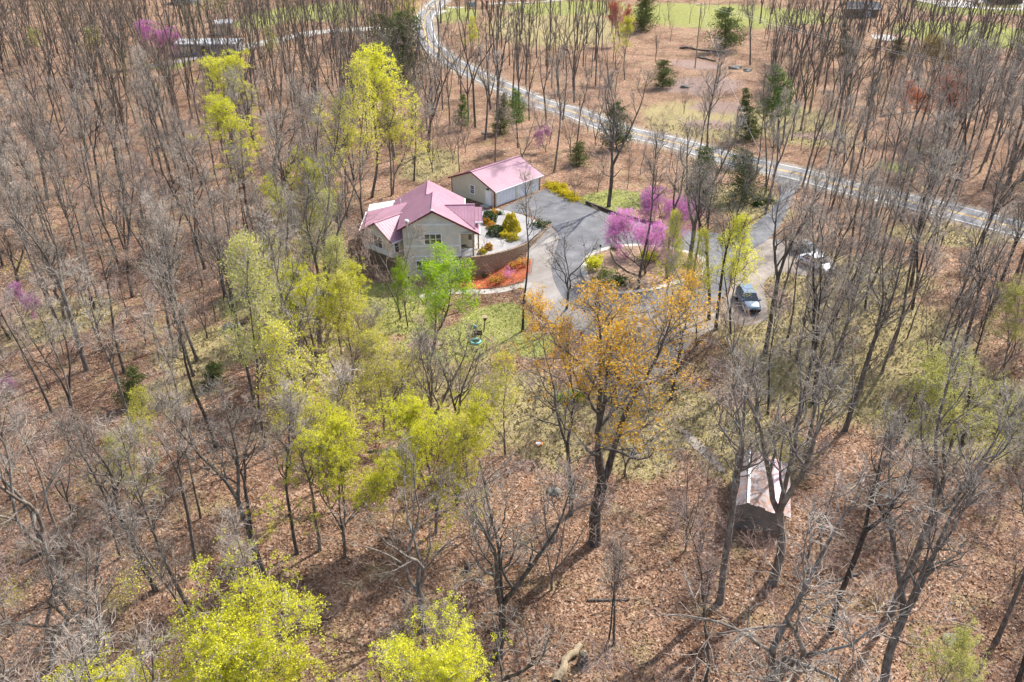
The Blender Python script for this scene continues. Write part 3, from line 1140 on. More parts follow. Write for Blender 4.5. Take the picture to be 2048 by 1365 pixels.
# ------------------------------------------------------------------ garage
gar = empty('garage', (gN[0], gN[1], 0), math.atan2(g_ax[1], g_ax[0]))
tag(gar, 'tan metal garage with rose ribbed roof and white overhead doors', 'garage')
EH, PH = 2.5, 4.25
mb = MB()
mb.wall([(0, 0, -.3), (0, G_WID, -.3), (0, G_WID, EH), (0, G_WID / 2, PH - .1), (0, 0, EH)], .12, (1, 0, 0))
gw = mb.build('gable_wall', M['garage_wall'], gar)
gw2 = MB().wall([(G_LEN, 0, -.3), (G_LEN, G_WID, -.3), (G_LEN, G_WID, EH), (G_LEN, G_WID / 2, PH - .1), (G_LEN, 0, EH)], .12, (-1, 0, 0)).build('gable_wall', M['garage_wall'], gar)
doors = [(.45, 4.35), (4.75, 7.55), (7.95, 9.45)]
mb = MB()
for x0, x1 in ((.12, .45), (4.35, 4.75), (7.55, 7.95), (9.45, G_LEN - .12)):
    mb.box(x0, x1, .001, .12, -.3, 2.2)
mb.box(.12, G_LEN - .12, .001, .12, 2.2, EH)
mb.build('front_wall', M['garage_wall'], gar)
MB().box(.12, G_LEN - .12, G_WID - .12, G_WID, -.3, EH).build('rear_wall', M['garage_wall'], gar)
for x0, x1 in doors:
    d = MB().box(x0 + .01, x1 - .01, .05, .09, .02, 2.19).build('overhead_door', M['door_white'], gar)
    for k in range(4):
        nx_ = max(2, int((x1 - x0) / .6))
        for c in range(nx_):
            xa = x0 + .06 + (x1 - x0 - .12) * c / nx_
            xb = x0 + .06 + (x1 - x0 - .12) * (c + 1) / nx_
            MB().box(xa + .04, xb - .04, .025, .052, .06 + k * .535, .50 + k * .535).build('door_panel', M['door_white'], d)
sl = (PH - EH) / (G_WID / 2)
OV = .4
zE = EH - sl * OV + .02
pr = [(-.3, -OV, zE), (G_LEN + .3, -OV, zE), (G_LEN + .3, G_WID / 2, PH + .02), (-.3, G_WID / 2, PH + .02)]
pl = [(-.3, G_WID / 2, PH + .02), (G_LEN + .3, G_WID / 2, PH + .02), (G_LEN + .3, G_WID + OV, zE), (-.3, G_WID + OV, zE)]
for poly, dr in ((pr, (0, 1, sl)), (pl, (0, 1, -sl))):
    r = MB().slab(poly, .07).build('roof', M['roof'], gar)
    ribs([poly], .30, dr, M['roof_seam'], r, 'seam', .045, .035)
MB().beam((-.32, G_WID / 2, PH + .05), (G_LEN + .32, G_WID / 2, PH + .05), .35, .05).build('ridge_cap', M['roof'], gar)
mb = MB()
for xx in (-.31, G_LEN + .31):
    mb.beam((xx, -OV, zE - .05), (xx, G_WID / 2, PH - .04), .04, .2)
    mb.beam((xx, G_WID / 2 + .01, PH - .04), (xx, G_WID + OV, zE - .05), .04, .2)
mb.box(-.03, .13, -.035, -.002, -.3, EH - .1)
mb.box(-.03, -.002, -.002, .14, -.3, EH)
mb.box(-.03, -.002, G_WID - .14, G_WID + .03, -.3, EH)
mb.box(G_LEN - .13, G_LEN + .03, -.035, -.002, -.3, EH - .1)
mb.build('corner_trim', M['maroon'], gar)
mb = MB()
mb.box(-.3, G_LEN + .3, -OV - .1, -OV, zE - .12, zE)
mb.build('gutter', M['white'], gar)
# side door, lamp and window in the gable (local +X wall faces -X)
dd = MB().box(-.045, -.004, .75, 1.72, .02, 2.08).build('side_door', M['door_white'], gar)
mb = MB()
mb.box(-.055, -.003, .66, .745, 0, 2.16)
mb.box(-.055, -.003, 1.725, 1.81, 0, 2.16)
mb.box(-.055, -.003, .66, 1.81, 2.162, 2.24)
mb.build('door_frame', M['white'], dd)
MB().tube((-.10, .86, 1.02), (-.045, .86, 1.02), .03, n=8).build('door_handle', M['metal'], dd)
mb = MB()
mb.box(-.16, -.004, 1.12, 1.36, 2.36, 2.48)
mb.box(-.28, -.1, 1.02, 1.16, 2.30, 2.42)
mb.box(-.28, -.1, 1.32, 1.46, 2.30, 2.42)
mb.build('lamp', M['wood_dark'], gar)
window(gar, (0.0, 4.45, 1.0), -math.pi / 2, .85, 1.15, 1, True, True)
st = MB().box(-1.1, -.06, .6, 1.9, -.3, .09).build('door_step', M['concrete'], gar)

# ------------------------------------------------------------------ raised gravel bed and its block wall
bed = MB().prism(inset(BED, .32), -3.4, .12).build('gravel_bed', M['white_gravel'])
tag(bed, kind='structure')
wall = empty('retaining_wall', (BED[0][0], BED[0][1], 0))
tag(wall, 'curved tan block retaining wall holding up the pale gravel bed', 'retaining wall')
line = catmull([BED[0]] + BED[1:7], 10)
cum = np.concatenate([[0], np.cumsum([np.linalg.norm(line[i + 1] - line[i]) for i in range(len(line) - 1)])])
LX = np.array(line)


def on_line(s):
    return np.array([np.interp(s, cum, LX[:, 0]), np.interp(s, cum, LX[:, 1])])


blk = MB().box(-.225, .225, -.16, .16, -.105, .105)
blk_o = blk.build('block', M['brick'], wall, .025)
blk_me = blk_o.data
bpy.data.objects.remove(blk_o)
rr = random.Random(4)
BL, CH = .465, .222
for c in range(15):
    z = .22 - .11 - c * CH
    s = .23 + (BL / 2 if c % 2 else 0)
    while s < cum[-1] - .2:
        q = on_line(s)
        if z > float(terrain(q[0], q[1])) - .15:
            d = on_line(min(s + .2, cum[-1])) - on_line(s - .2)
            o = link('block', blk_me, wall)
            o.location = (q[0] - BED[0][0] + rr.uniform(-.012, .012), q[1] - BED[0][1] + rr.uniform(-.012, .012) + c * .008, z)
            o.rotation_euler = (0, 0, math.atan2(d[1], d[0]) + rr.uniform(-.03, .03))
        s += BL
core = MB()
for i in range(len(line) - 1):
    a_, b_ = line[i], line[i + 1]
    core.beam((a_[0] - BED[0][0], a_[1] - BED[0][1] + .06, -1.5), (b_[0] - BED[0][0], b_[1] - BED[0][1] + .06, -1.5), .2, 3.3)
core.build('wall_core', M['mortar'], wall)
# timber edging along the upper drive edge
te = [P2(*q) for q in [(1172, 410), (1200, 421), (1240, 436), (1280, 446), (1320, 453)]]
edging = empty('timber_edging', (te[0][0], te[0][1], 0))
tag(edging, 'dark timber edging along the bank above the asphalt drive', 'edging')
for i in range(len(te) - 1):
    a_, b_ = te[i], te[i + 1]
    for k in range(2):
        p0 = (a_[0] - te[0][0], a_[1] - te[0][1] + .35, .14 + .24 * k)
        p1 = (b_[0] - te[0][0], b_[1] - te[0][1] + .35, .14 + .24 * k)
        MB().beam(p0, p1, .22, .235).build('sleeper', M['wood_dark'], edging, .015)

# ------------------------------------------------------------------ plant builders


def _norm(v):
    return v / (np.linalg.norm(v) + 1e-9)


def grow(rg, start, d, length, n, wob, up, r0, r1):
    p = np.array(start, float)
    d = _norm(np.array(d, float))
    pts = [p.copy()]
    for i in range(n):
        d = _norm(d + rg.normal(0, wob, 3) + np.array([0, 0, up]))
        p = p + d * (length / n)
        pts.append(p.copy())
    return np.array(pts), np.linspace(r0, r1, n + 1)


def at_t(poly, t):
    pts, r = poly
    n = len(pts) - 1
    k = min(int(t * n), n - 1)
    f = t * n - k
    return pts[k] * (1 - f) + pts[k + 1] * f, _norm(pts[k + 1] - pts[k]), r[k] * (1 - f) + r[k + 1] * f


def side_dir(rg, tan, ang, az=None):
    ref = np.array([0, 0, 1.]) if abs(tan[2]) < .9 else np.array([1., 0, 0])
    a = _norm(np.cross(tan, ref))
    b = np.cross(tan, a)
    az = rg.uniform(0, 2 * math.pi) if az is None else az
    return tan * math.cos(ang) + (a * math.cos(az) + b * math.sin(az)) * math.sin(ang)


def tubes(polys, sides):
    """polylines [(pts, radii)] -> V, F (quads)"""
    groups = {}
    for p, r in polys:
        groups.setdefault(len(p), []).append((p, r))
    Vs, Fs, off = [], [], 0
    for n, lst in groups.items():
        Pn = np.array([q[0] for q in lst])
        Rn = np.array([q[1] for q in lst])
        m = len(lst)
        Tn = np.gradient(Pn, axis=1)
        Tn /= np.linalg.norm(Tn, axis=2, keepdims=True) + 1e-9
        mean = np.abs(Tn.mean(1))
        ref = np.zeros((m, 3))
        ref[np.arange(m), mean.argmin(1)] = 1
        A = np.cross(Tn, ref[:, None, :])
        A /= np.linalg.norm(A, axis=2, keepdims=True) + 1e-9
        B = np.cross(Tn, A)
        ang = np.arange(sides) * 2 * math.pi / sides
        ring = Pn[:, :, None, :] + Rn[:, :, None, None] * (A[:, :, None, :] * np.cos(ang)[None, None, :, None] + B[:, :, None, :] * np.sin(ang)[None, None, :, None])
        Vs.append(ring.reshape(-1, 3))
        base = off + (np.arange(m)[:, None, None] * n + np.arange(n - 1)[None, :, None]) * sides
        s0 = np.arange(sides)[None, None, :]
        s1 = (s0 + 1) % sides
        Fs.append(np.stack([base + s0, base + s1, base + sides + s1, base + sides + s0], -1).reshape(-1, 4))
        off += m * n * sides
    return np.concatenate(Vs), np.concatenate(Fs)


def leaf_quads(rg, cen, size, jit=.4, up=0.0, aspect=.7):
    """one small quad for each centre, randomly turned"""
    cen = np.asarray(cen, float)
    m = len(cen)
    a = rg.normal(size=(m, 3))
    a /= np.linalg.norm(a, axis=1, keepdims=True)
    nrm = rg.normal(size=(m, 3))
    nrm[:, 2] += up
    b = np.cross(a, nrm)
    b /= np.linalg.norm(b, axis=1, keepdims=True) + 1e-9
    s = size * (1 + rg.uniform(-jit, jit, m))[:, None] * .5
    V = np.stack([cen - a * s - b * s * aspect * .4, cen + b * s * aspect, cen + a * s - b * s * aspect * .2, cen - b * s * aspect], 1).reshape(-1, 3)
    F = np.arange(m * 4).reshape(m, 4)
    return V, F


def skeleton(rg, H=16, r=.2, cb=.45, nb=14, spread=3.2, ang=(35, 62), stems=1, fork=.4, stem_ang=14, wob=.05, sub=(6, 5, 4), fine=True, lift=.10, tw=1.0, lowb=2):
    """branch polylines of one tree: big (trunk and limbs), mid (branches), small (twigs), tips"""
    big, mid_, small, tips = [], [], [], []
    leaders = []
    if stems == 1:
        t = grow(rg, (0, 0, -.5), (rg.normal(0, .03), rg.normal(0, .03), 1), H + .5, 14, wob, .10, r, r * .10)
        t[1][0] = r * 1.35
        big.append(t)
        leaders.append((t, cb, 1.0))
    else:
        fh = H * fork
        t = grow(rg, (0, 0, -.5), (0, 0, 1), fh + .5, 6, wob * .7, .1, r, r * .85)
        t[1][0] = r * 1.35
        big.append(t)
        az0 = rg.uniform(0, 6.28)
        for k in range(stems):
            d = side_dir(rg, _norm(t[0][-1] - t[0][-2]), R_(stem_ang * rg.uniform(.7, 1.3)), az0 + k * 2 * math.pi / stems + rg.normal(0, .3))
            ld = grow(rg, t[0][-1] - np.array([0, 0, .1]), d, (H - fh) * rg.uniform(.85, 1.05), 10, wob * 1.5, .07, r * .72 * rg.uniform(.8, 1), r * .08)
            big.append(ld)
            leaders.append((ld, max(.12, (cb - fork) / (1 - fork)), 1.0))
        for k in range(lowb):
            p, tn, rr_ = at_t(t, rg.uniform(.7, .95))
            mid_.append(grow(rg, p, side_dir(rg, tn, R_(60)), spread * .6, 6, .2, .05, rr_ * .3, .012))
    limbs = []
    per = max(3, int(nb / len(leaders)))
    for ld, c0, c1 in leaders:
        for k in range(per):
            u = (k + rg.uniform(0, .8)) / per
            tt = c0 + (.97 - c0) * u
            p, tn, rr_ = at_t(ld, tt)
            L = spread * (1.05 - .62 * u) * rg.uniform(.65, 1.2)
            d = side_dir(rg, tn, R_(rg.uniform(*ang)) * (1 - .25 * u))
            lb = grow(rg, p, d, L, 7, .17, lift, min(rr_ * .66, .13), .018)
            (big if rr_ > .06 else mid_).append(lb)
            limbs.append(lb)
        limbs.append((ld[0][-4:], ld[1][-4:]))
    for lb in limbs:
        Lb = np.linalg.norm(np.diff(lb[0], axis=0), axis=1).sum()
        for k in range(sub[0]):
            p, tn, rr_ = at_t(lb, rg.uniform(.22, .98))
            b2 = grow(rg, p, side_dir(rg, tn, R_(rg.uniform(25, 60))), max(.8, Lb * rg.uniform(.3, .6)), 5, .22, .08, min(rr_ * .62, .045) + .005, .012 * tw)
            mid_.append(b2)
            L2 = np.linalg.norm(np.diff(b2[0], axis=0), axis=1).sum()
            for j in range(sub[1]):
                p, tn, rr_ = at_t(b2, rg.uniform(.2, 1))
                b3 = grow(rg, p, side_dir(rg, tn, R_(rg.uniform(20, 60))), max(.5, L2 * rg.uniform(.35, .7)), 3, .24, .07, .0155 * tw, .009 * tw)
                small.append(b3)
                tips.append(b3[0][-1])
                if fine:
                    for i in range(sub[2]):
                        p, tn, rr_ = at_t(b3, rg.uniform(.15, 1))
                        b4 = grow(rg, p, side_dir(rg, tn, R_(rg.uniform(20, 60))), rg.uniform(.3, .7), 2, .24, .05, .010 * tw, .007 * tw)
                        small.append(b4)
                        tips.append(b4[0][-1])
    return big, mid_, small, np.array(tips)


PROTO = {}


def make_proto(key, seed, bark='bark', twig='twig', leaf=None, nleaf=1, lsize=.14, lrad=.12, keep=1.0, top=0.0, **kw):
    rg = np.random.default_rng(seed)
    big, mid_, small, tips = skeleton(rg, **kw)
    V, F = tubes(big, 7)
    parts = [('trunk', fast_mesh(key + '_trunk', V, F, M[bark], True), None)]
    V1, F1 = tubes(mid_, 4)
    V2, F2 = tubes(small, 3)
    parts.append(('crown', fast_mesh(key + '_crown', np.concatenate([V1, V2]), np.concatenate([F1, F2 + len(V1)]), M['branch']), None))
    cm = parts[-1][1]
    cm.materials.append(M[twig])
    mi = np.zeros(len(cm.polygons), np.int32)
    mi[len(F1):] = 1
    cm.polygons.foreach_set('material_index', mi)
    if leaf:
        tp = tips
        if top:
            zz = tp[:, 2]
            tp = tp[zz > np.quantile(zz, top)]
        if keep < 1:
            # whole sprays leaf out together: keep the tips near random centres
            cen = tp[rg.integers(0, len(tp), max(4, int(len(tp) * .012)))]
            dd = np.min(np.linalg.norm(tp[:, None, :] - cen[None], axis=2), axis=1)
            tp = tp[dd < np.quantile(dd, keep)]
        c = np.repeat(tp, nleaf, 0) + rg.normal(0, lrad, (len(tp) * nleaf, 3))
        V, F = leaf_quads(rg, c, lsize)
        parts.append(('leaves', fast_mesh(key + '_leaves', V, F, M[leaf]), None))
    allz = np.concatenate([q[0] for q in big + mid_])[:, 2].max()
    PROTO[key] = (parts, float(allz))


def place(key, name, loc, height, label, cat='tree', group=None, rz=None, lean=(0, 0), wide=1.0, leaf=None, rr=random.Random(99)):
    parts, ph = PROTO[key]
    o = empty(name, loc, 0)
    s = height / ph
    rzz = rr.uniform(0, 6.28) if rz is None else rz
    o.rotation_euler = (lean[1], lean[0], rzz) if False else (0, 0, 0)
    m = Matrix.Rotation(lean[0], 4, 'Y') @ Matrix.Rotation(-lean[1], 4, 'X') @ Matrix.Rotation(rzz, 4, 'Z')
    o.rotation_euler = m.to_euler()
    sw = s * wide
    o.scale = (sw, sw, s)
    tag(o, label, cat, group)
    for nm, me, _ in parts:
        c = link(nm, me, o)
        if leaf and nm == 'leaves':
            c.material_slots[0].link = 'OBJECT'
            c.material_slots[0].material = M[leaf]
    return o


def place_px(key, name, base, top, label, cat='tree', group=None, **kw):
    """plant a tree at the spot seen at photo pixel `base`; `top` gives its height and lean"""
    b = P(*base)
    d = ray(*top)
    t = (b[1] - _C[1]) / d[1]
    tp = _C + d * t
    h = tp[2] - b[2]
    lean = math.atan2(tp[0] - b[0], h)
    return place(key, name, b, max(1.0, math.hypot(h, tp[0] - b[0])), label, cat, group, lean=(lean, 0), **kw)


# bare forest trees
SB = (5, 4, 2)
make_proto('b0', 11, H=17, r=.18, cb=.46, nb=14, spread=3.6, ang=(26, 52), wob=.05, sub=SB)
make_proto('b1', 12, H=18, r=.23, cb=.45, nb=16, spread=3.9, stems=2, fork=.44, stem_ang=13, ang=(28, 55), wob=.06, sub=SB)
make_proto('b2', 13, 'bark_dark', H=17, r=.18, cb=.52, nb=13, spread=3.2, stems=2, fork=.58, stem_ang=13, ang=(25, 52), wob=.06, sub=SB)
make_proto('b3', 14, H=17, r=.26, cb=.42, nb=18, spread=4.2, stems=3, fork=.32, stem_ang=16, ang=(28, 58), wob=.07, sub=SB)
make_proto('b4', 15, 'bark_dark', 'twig_pink', H=14, r=.12, cb=.42, nb=13, spread=2.7, wob=.06, sub=SB, tw=.9)
make_proto('b5', 16, H=16, r=.27, cb=.28, nb=17, spread=5.6, stems=3, fork=.24, stem_ang=22, ang=(32, 66), wob=.12, lift=.05, sub=(5, 4, 2))
make_proto('b8', 19, H=18, r=.15, cb=.55, nb=11, spread=2.9, wob=.05, ang=(24, 46), sub=SB)
make_proto('b9', 20, 'bark_dark', H=17, r=.20, cb=.42, nb=16, spread=3.3, stems=2, fork=.2, stem_ang=7, ang=(25, 50), wob=.05, sub=SB)
make_proto('b6', 17, 'bark_dark', H=19, r=.19, cb=.58, nb=12, spread=3.0, wob=.045, sub=SB)
make_proto('b7', 18, 'bark', 'twig_pink', H=10, r=.09, cb=.3, nb=13, spread=2.5, tw=.9, stems=3, fork=.14, stem_ang=16, wob=.08, sub=SB)
# trees in leaf or blossom
make_proto('l0', 21, 'bark', 'twig', 'lime', 13, .115, .11, keep=.8, H=15, r=.17, cb=.36, nb=14, spread=5.2, ang=(30, 65), sub=(5, 5, 2), wob=.07)
make_proto('l1', 22, 'bark', 'twig', 'lime', 13, .115, .11, keep=.8, H=16, r=.18, cb=.36, nb=16, spread=5.4, stems=2, fork=.32, stem_ang=18, sub=(5, 5, 2), wob=.07)
make_proto('l2', 23, 'bark', 'twig', 'lime', 20, .095, .10, keep=.97, H=14, r=.18, cb=.3, nb=26, spread=6.0, stems=4, fork=.25, stem_ang=28, sub=(7, 5, 2))
make_proto('l3', 24, 'bark', 'twig', 'pale', 9, .10, .11, keep=.75, H=11, r=.11, cb=.25, nb=14, spread=3.2, stems=2, fork=.2, stem_ang=16, sub=(5, 5, 2))
make_proto('o0', 25, 'bark_dark', 'twig', 'orange', 6, .12, .13, keep=.75, top=.1, H=20, r=.36, cb=.45, nb=21, spread=6.2, stems=3, fork=.27, stem_ang=19, ang=(30, 60), sub=(6, 5, 2), wob=.07)
make_proto('o1', 26, 'bark_dark', 'twig', 'orange', 6, .12, .13, keep=.7, top=.15, H=17, r=.22, cb=.42, nb=16, spread=5.2, stems=2, fork=.38, stem_ang=19, sub=(6, 4, 2), wob=.07)
make_proto('r0', 27, 'bark_dark', 'twig', 'magenta', 15, .09, .10, keep=.9, H=7, r=.13, cb=.25, nb=18, spread=4.4, stems=4, fork=.12, stem_ang=30, ang=(35, 80), sub=(6, 5, 2))
make_proto('g0', 28, 'bark_dark', 'twig', 'green', 14, .11, .16, keep=.85, H=11, r=.16, cb=.22, nb=18, spread=3.8, stems=2, fork=.22, stem_ang=18, ang=(28, 58), sub=(6, 4, 2))


def conifer(key, seed, H, rad, mat, nwh, per, clump, lsize, bare=.15, rag=.3, droop=-.1, trunk='bark_dark', power=.8):
    rg = np.random.default_rng(seed)
    tr = grow(rg, (0, 0, -.4), (0, 0, 1), H + .4, 10, .02, .1, .013 * H + .03, .02)
    br, cen = [], []
    for w_ in range(nwh):
        u = (w_ + rg.uniform(0, .6)) / nwh
        z = bare + (1 - bare) * u
        p, tn, rr_ = at_t(tr, min(z, .99))
        for k in range(per):
            L = rad * (1 - u) ** power * rg.uniform(1 - rag, 1 + rag) + .25
            az = rg.uniform(0, 6.28)
            b = grow(rg, p, (math.cos(az), math.sin(az), rg.uniform(droop, droop + .35)), L, 4, .1, .05, min(.04, rr_ * .5), .008)
            br.append(b)
            m = int(clump * (L / rad) + 4)
            tt = rg.uniform(.25, 1.02, m)
            pts = np.array([at_t(b, min(x, .999))[0] for x in tt])
            cen.append(pts + rg.normal(0, .10 + .06 * L, (m, 3)))
    V, F = tubes([tr], 7)
    parts = [('trunk', fast_mesh(key + '_trunk', V, F, M[trunk], True), None)]
    V1, F1 = tubes(br, 3)
    parts.append(('branches', fast_mesh(key + '_branches', V1, F1, M[trunk]), None))
    V2, F2 = leaf_quads(rg, np.concatenate(cen), lsize, .5, aspect=.45)
    parts.append(('leaves', fast_mesh(key + '_needles', V2, F2, M[mat]), None))
    PROTO[key] = (parts, H)


conifer('cedar', 31, 7, 1.6, 'needle', 20, 6, 60, .20, bare=.06, rag=.5)
conifer('cedar_wide', 32, 6, 2.3, 'needle', 16, 7, 84, .20, bare=.08, rag=.7, power=.5)
conifer('pine', 33, 13, 2.6, 'pine', 15, 6, 100, .24, bare=.42, rag=.5, droop=-.05, power=.6)
conifer('young_pine', 34, 6, 1.3, 'pine', 12, 5, 50, .24, bare=.15, rag=.4, droop=0)


def bush(key, seed, rx, rz, mat, n, lsize, lumpy=.12, shape=1.0, stem='bark_dark', hollow=.75):
    """rounded shrub: leaf faces over a lumpy dome, with short stems inside"""
    rg = np.random.default_rng(seed)
    d = rg.normal(size=(n, 3))
    d /= np.linalg.norm(d, axis=1, keepdims=True)
    d[:, 2] = np.abs(d[:, 2]) * 1.0 - .12
    lump = 1 + lumpy * (np.sin(d[:, 0] * 5 + seed) * np.cos(d[:, 1] * 6) + np.sin(d[:, 2] * 7 + d[:, 0] * 4))
    rad = lump * (hollow + (1 - hollow) * rg.uniform(0, 1, n) ** .5)
    tp = 1 - (1 - shape) * np.clip(d[:, 2], 0, 1)
    c = np.stack([d[:, 0] * rx * rad * tp, d[:, 1] * rx * rad * tp, np.maximum(.03, d[:, 2] * rz * rad + .1)], 1)
    V, F = leaf_quads(rg, c, lsize)
    st_ = [grow(rg, (0, 0, -.15), (rg.normal(0, .5), rg.normal(0, .5), 1), rz * .8, 3, .1, .1, .03, .01) for _ in range(7)]
    V1, F1 = tubes(st_, 4)
    PROTO[key] = ([('stems', fast_mesh(key + '_stems', V1, F1, M[stem]), None), ('leaves', fast_mesh(key + '_leaves', V, F, M[mat]), None)], rz)


bush('boxball', 41, 1.0, 1.15, 'boxwood', 3800, .10)
bush('goldcone', 42, 1.45, 2.6, 'gold', 6000, .16, .14, .55)
bush('goldball', 43, .6, .75, 'amber', 1300, .11, .2)
bush('loose', 44, .9, .9, 'grassb', 900, .16, .4, hollow=.3)


def twiggy(key, seed, H, n, mat, leaf=None, nl=2, ls=.1, spread=.6, sub=5):
    rg = np.random.default_rng(seed)
    a_, b_, tips = [], [], []
    for k in range(n):
        az = rg.uniform(0, 6.28)
        s = grow(rg, (math.cos(az) * .1, math.sin(az) * .1, -.15), (math.cos(az) * spread * rg.uniform(.2, 1), math.sin(az) * spread * rg.uniform(.2, 1), 1), H * rg.uniform(.7, 1.1), 5, .09, .05, .022, .006)
        a_.append(s)
        for j in range(sub):
            p, tn, rr_ = at_t(s, rg.uniform(.3, 1))
            t2 = grow(rg, p, side_dir(rg, tn, R_(rg.uniform(20, 55))), H * rg.uniform(.15, .4), 3, .15, .06, .009, .005)
            b_.append(t2)
            tips += [t2[0][-1], t2[0][-2]]
            for i in range(2):
                p, tn, rr_ = at_t(t2, rg.uniform(.2, 1))
                t3 = grow(rg, p, side_dir(rg, tn, R_(rg.uniform(20, 55))), H * rg.uniform(.08, .2), 2, .15, .06, .006, .004)
                b_.append(t3)
                tips.append(t3[0][-1])
    V, F = tubes(a_, 4)
    V1, F1 = tubes(b_, 3)
    parts = [('stems', fast_mesh(key + '_stems', np.concatenate([V, V1]), np.concatenate([F, F1 + len(V)]), M[mat]), None)]
    if leaf:
        tp = np.array(tips)
        c = np.repeat(tp, nl, 0) + rg.normal(0, .1, (len(tp) * nl, 3))
        V, F = leaf_quads(rg, c, ls)
        parts.append(('leaves', fast_mesh(key + '_leaves', V, F, M[leaf]), None))
    PROTO[key] = (parts, H)


twiggy('t_bare', 51, 2.4, 9, 'twig_pink', sub=7)
twiggy('t_pink', 52, 1.3, 8, 'twig_pink', 'magenta', 3, .09, .9)
twiggy('t_amber', 53, 1.1, 9, 'twig', 'amber', 3, .12, .9)
twiggy('t_maple', 54, 2.6, 7, 'twig_pink', 'red', 1, .06, 1.0, 8)
twiggy('t_yellow', 55, 4.5, 8, 'twig', 'pale', 2, .13, .45, 8)
twiggy('t_lime', 56, 4.0, 7, 'twig', 'lime', 2, .14, .5, 8)
twiggy('t_green', 57, 1.4, 12, 'bark_dark', 'green', 5, .14, .9, 6)

# ------------------------------------------------------------------ trees that can be told apart
BARE_KEYS = {'b0', 'b1', 'b2', 'b3', 'b4', 'b5', 'b6', 'b7'}
taken = []


def kt(key, name, base, top, label, **kw):
    o = place_px(key, name, base, top, label, **kw)
    taken.append((o.location.x, o.location.y))
    return o


kt('b6', 'bare_tree', (1045, 662), (1037, 316), 'tall straight bare tree standing alone on the lawn beside the walkway', wide=.85, rz=1.0)
kt('b5', 'bare_tree', (1133, 618), (1176, 432), 'small spreading bare tree at the left bend of the asphalt loop', wide=.85)
kt('o0', 'orange_budded_tree', (1190, 1085), (1215, 570), 'large twin-trunked tree with orange buds, tallest in the foreground', rz=.5, wide=1.35)
kt('o1', 'orange_budded_tree', (1340, 800), (1368, 560), 'orange budded tree between the loop and the blue car', wide=1.15)
kt('o1', 'orange_budded_tree', (1140, 1030), (1105, 600), 'slim orange budded tree left of the large twin-trunked one', rz=2.2, wide=.8)
kt('o1', 'orange_budded_tree', (1235, 800), (1240, 610), 'low orange budded tree right behind the large twin-trunked one', rz=4, wide=1.2)
kt('r0', 'redbud_tree', (1292, 552), (1280, 425), 'magenta redbud in full blossom on the planted island', wide=1.1)
kt('r0', 'redbud_tree', (1330, 500), (1338, 378), 'taller magenta redbud in blossom on the bank above the drive', wide=.95)
kt('r0', 'redbud_tree', (1092, 305), (1082, 255), 'small redbud in blossom behind the garage', wide=.7)
kt('r0', 'redbud_tree', (45, 650), (48, 572), 'small redbud in blossom on the slope at the left edge', wide=.7)
kt('r0', 'redbud_tree', (310, 130), (310, 45), 'redbud in blossom beside the white building at upper left', wide=1.1)
kt('r0', 'redbud_tree', (12, 805), (14, 755), 'lowest small redbud at the left edge', wide=.6)
kt('g0', 'green_leafed_tree', (866, 708), (880, 492), 'bright green leafed tree in front of the house', wide=1.25)
kt('g0', 'green_leafed_tree', (816, 655), (800, 520), 'smaller green leafed tree with a dark trunk at the house corner', wide=.8)
kt('b7', 'bare_tree', (800, 640), (775, 425), 'russet bare tree spreading in front of the house wing', wide=1.1)
kt('b7', 'bare_tree', (722, 590), (705, 440), 'pale bushy bare tree at the left end of the house', wide=1.0)
lim = 'lime_leafed_tree'
kt('l0', lim, (742, 396), (735, 90), 'tall lime yellow tree on the slope behind the house', wide=1.05)
kt('l3', lim, (786, 390), (790, 165), 'shorter lime yellow tree right of the tall one behind the house')
kt('l1', lim, (468, 330), (450, 98), 'lime yellow tree in front of the white building at upper left', wide=1.35)
kt('l0', lim, (498, 432), (470, 195), 'lime yellow tree just below the one by the white building', wide=1.4)
kt('l2', lim, (612, 528), (600, 308), 'broad lime yellow tree on the slope left of the house roof', wide=.85, rz=1)
kt('l3', lim, (548, 650), (548, 465), 'small lime yellow tree above the grass track left of the house', leaf='lime')
kt('l2', lim, (632, 770), (622, 525), 'wide pale lime tree below the left end of the house', leaf='lime', wide=1.1)
kt('l3', lim, (705, 770), (700, 555), 'pale yellow budded tree close to the left house corner')
kt('l2', lim, (872, 1066), (862, 795), 'lime yellow tree in the middle of the foreground wood', wide=1.0)
kt('l2', lim, (690, 1115), (668, 838), 'lime yellow tree left of the middle of the foreground wood', rz=3, wide=.9)
kt('l3', lim, (1010, 910), (1002, 722), 'lime yellow topped tree left of the orange budded trees', leaf='lime', wide=1.1)
kt('l3', lim, (770, 870), (752, 660), 'thin yellow budded tree below the bright green tree', wide=1.2)
kt('l3', lim, (950, 1070), (925, 850), 'slim yellow budded tree beside the lime tree of the foreground')
kt('l3', lim, (1462, 668), (1465, 435), 'slim lime tree beside the silver car', leaf='lime', wide=1.0)
kt('l3', lim, (1392, 690), (1400, 470), 'slim lime tree left of the silver car', leaf='lime', wide=.7)
kt('l3', lim, (1330, 650), (1345, 425), 'thin lime budded tree at the near edge of the loop', leaf='lime', wide=.6)
kt('l1', lim, (1880, 985), (1890, 715), 'broad pale olive budded tree at the right edge of the wood', leaf='olive', wide=1.5)
kt('l1', lim, (2000, 790), (2040, 560), 'olive budded tree at the far right above the broad one', leaf='olive', wide=1.0)
kt('l3', lim, (300, 960), (282, 790), 'small olive lime tree beside the dark trunk at lower left', leaf='pale')
kt('l3', lim, (262, 1040), (240, 870), 'thin olive budded tree low on the left slope', leaf='olive')
kt('l0', lim, (1250, 160), (1257, 35), 'lime tree by the field across the road', wide=.9)
kt('l3', lim, (945, 125), (940, 35), 'small lime tree inside the bend of the road', leaf='lime')
kt('l1', lim, (75, 135), (65, 55), 'olive budded tree in the far wood at upper left', leaf='olive', wide=1.3)
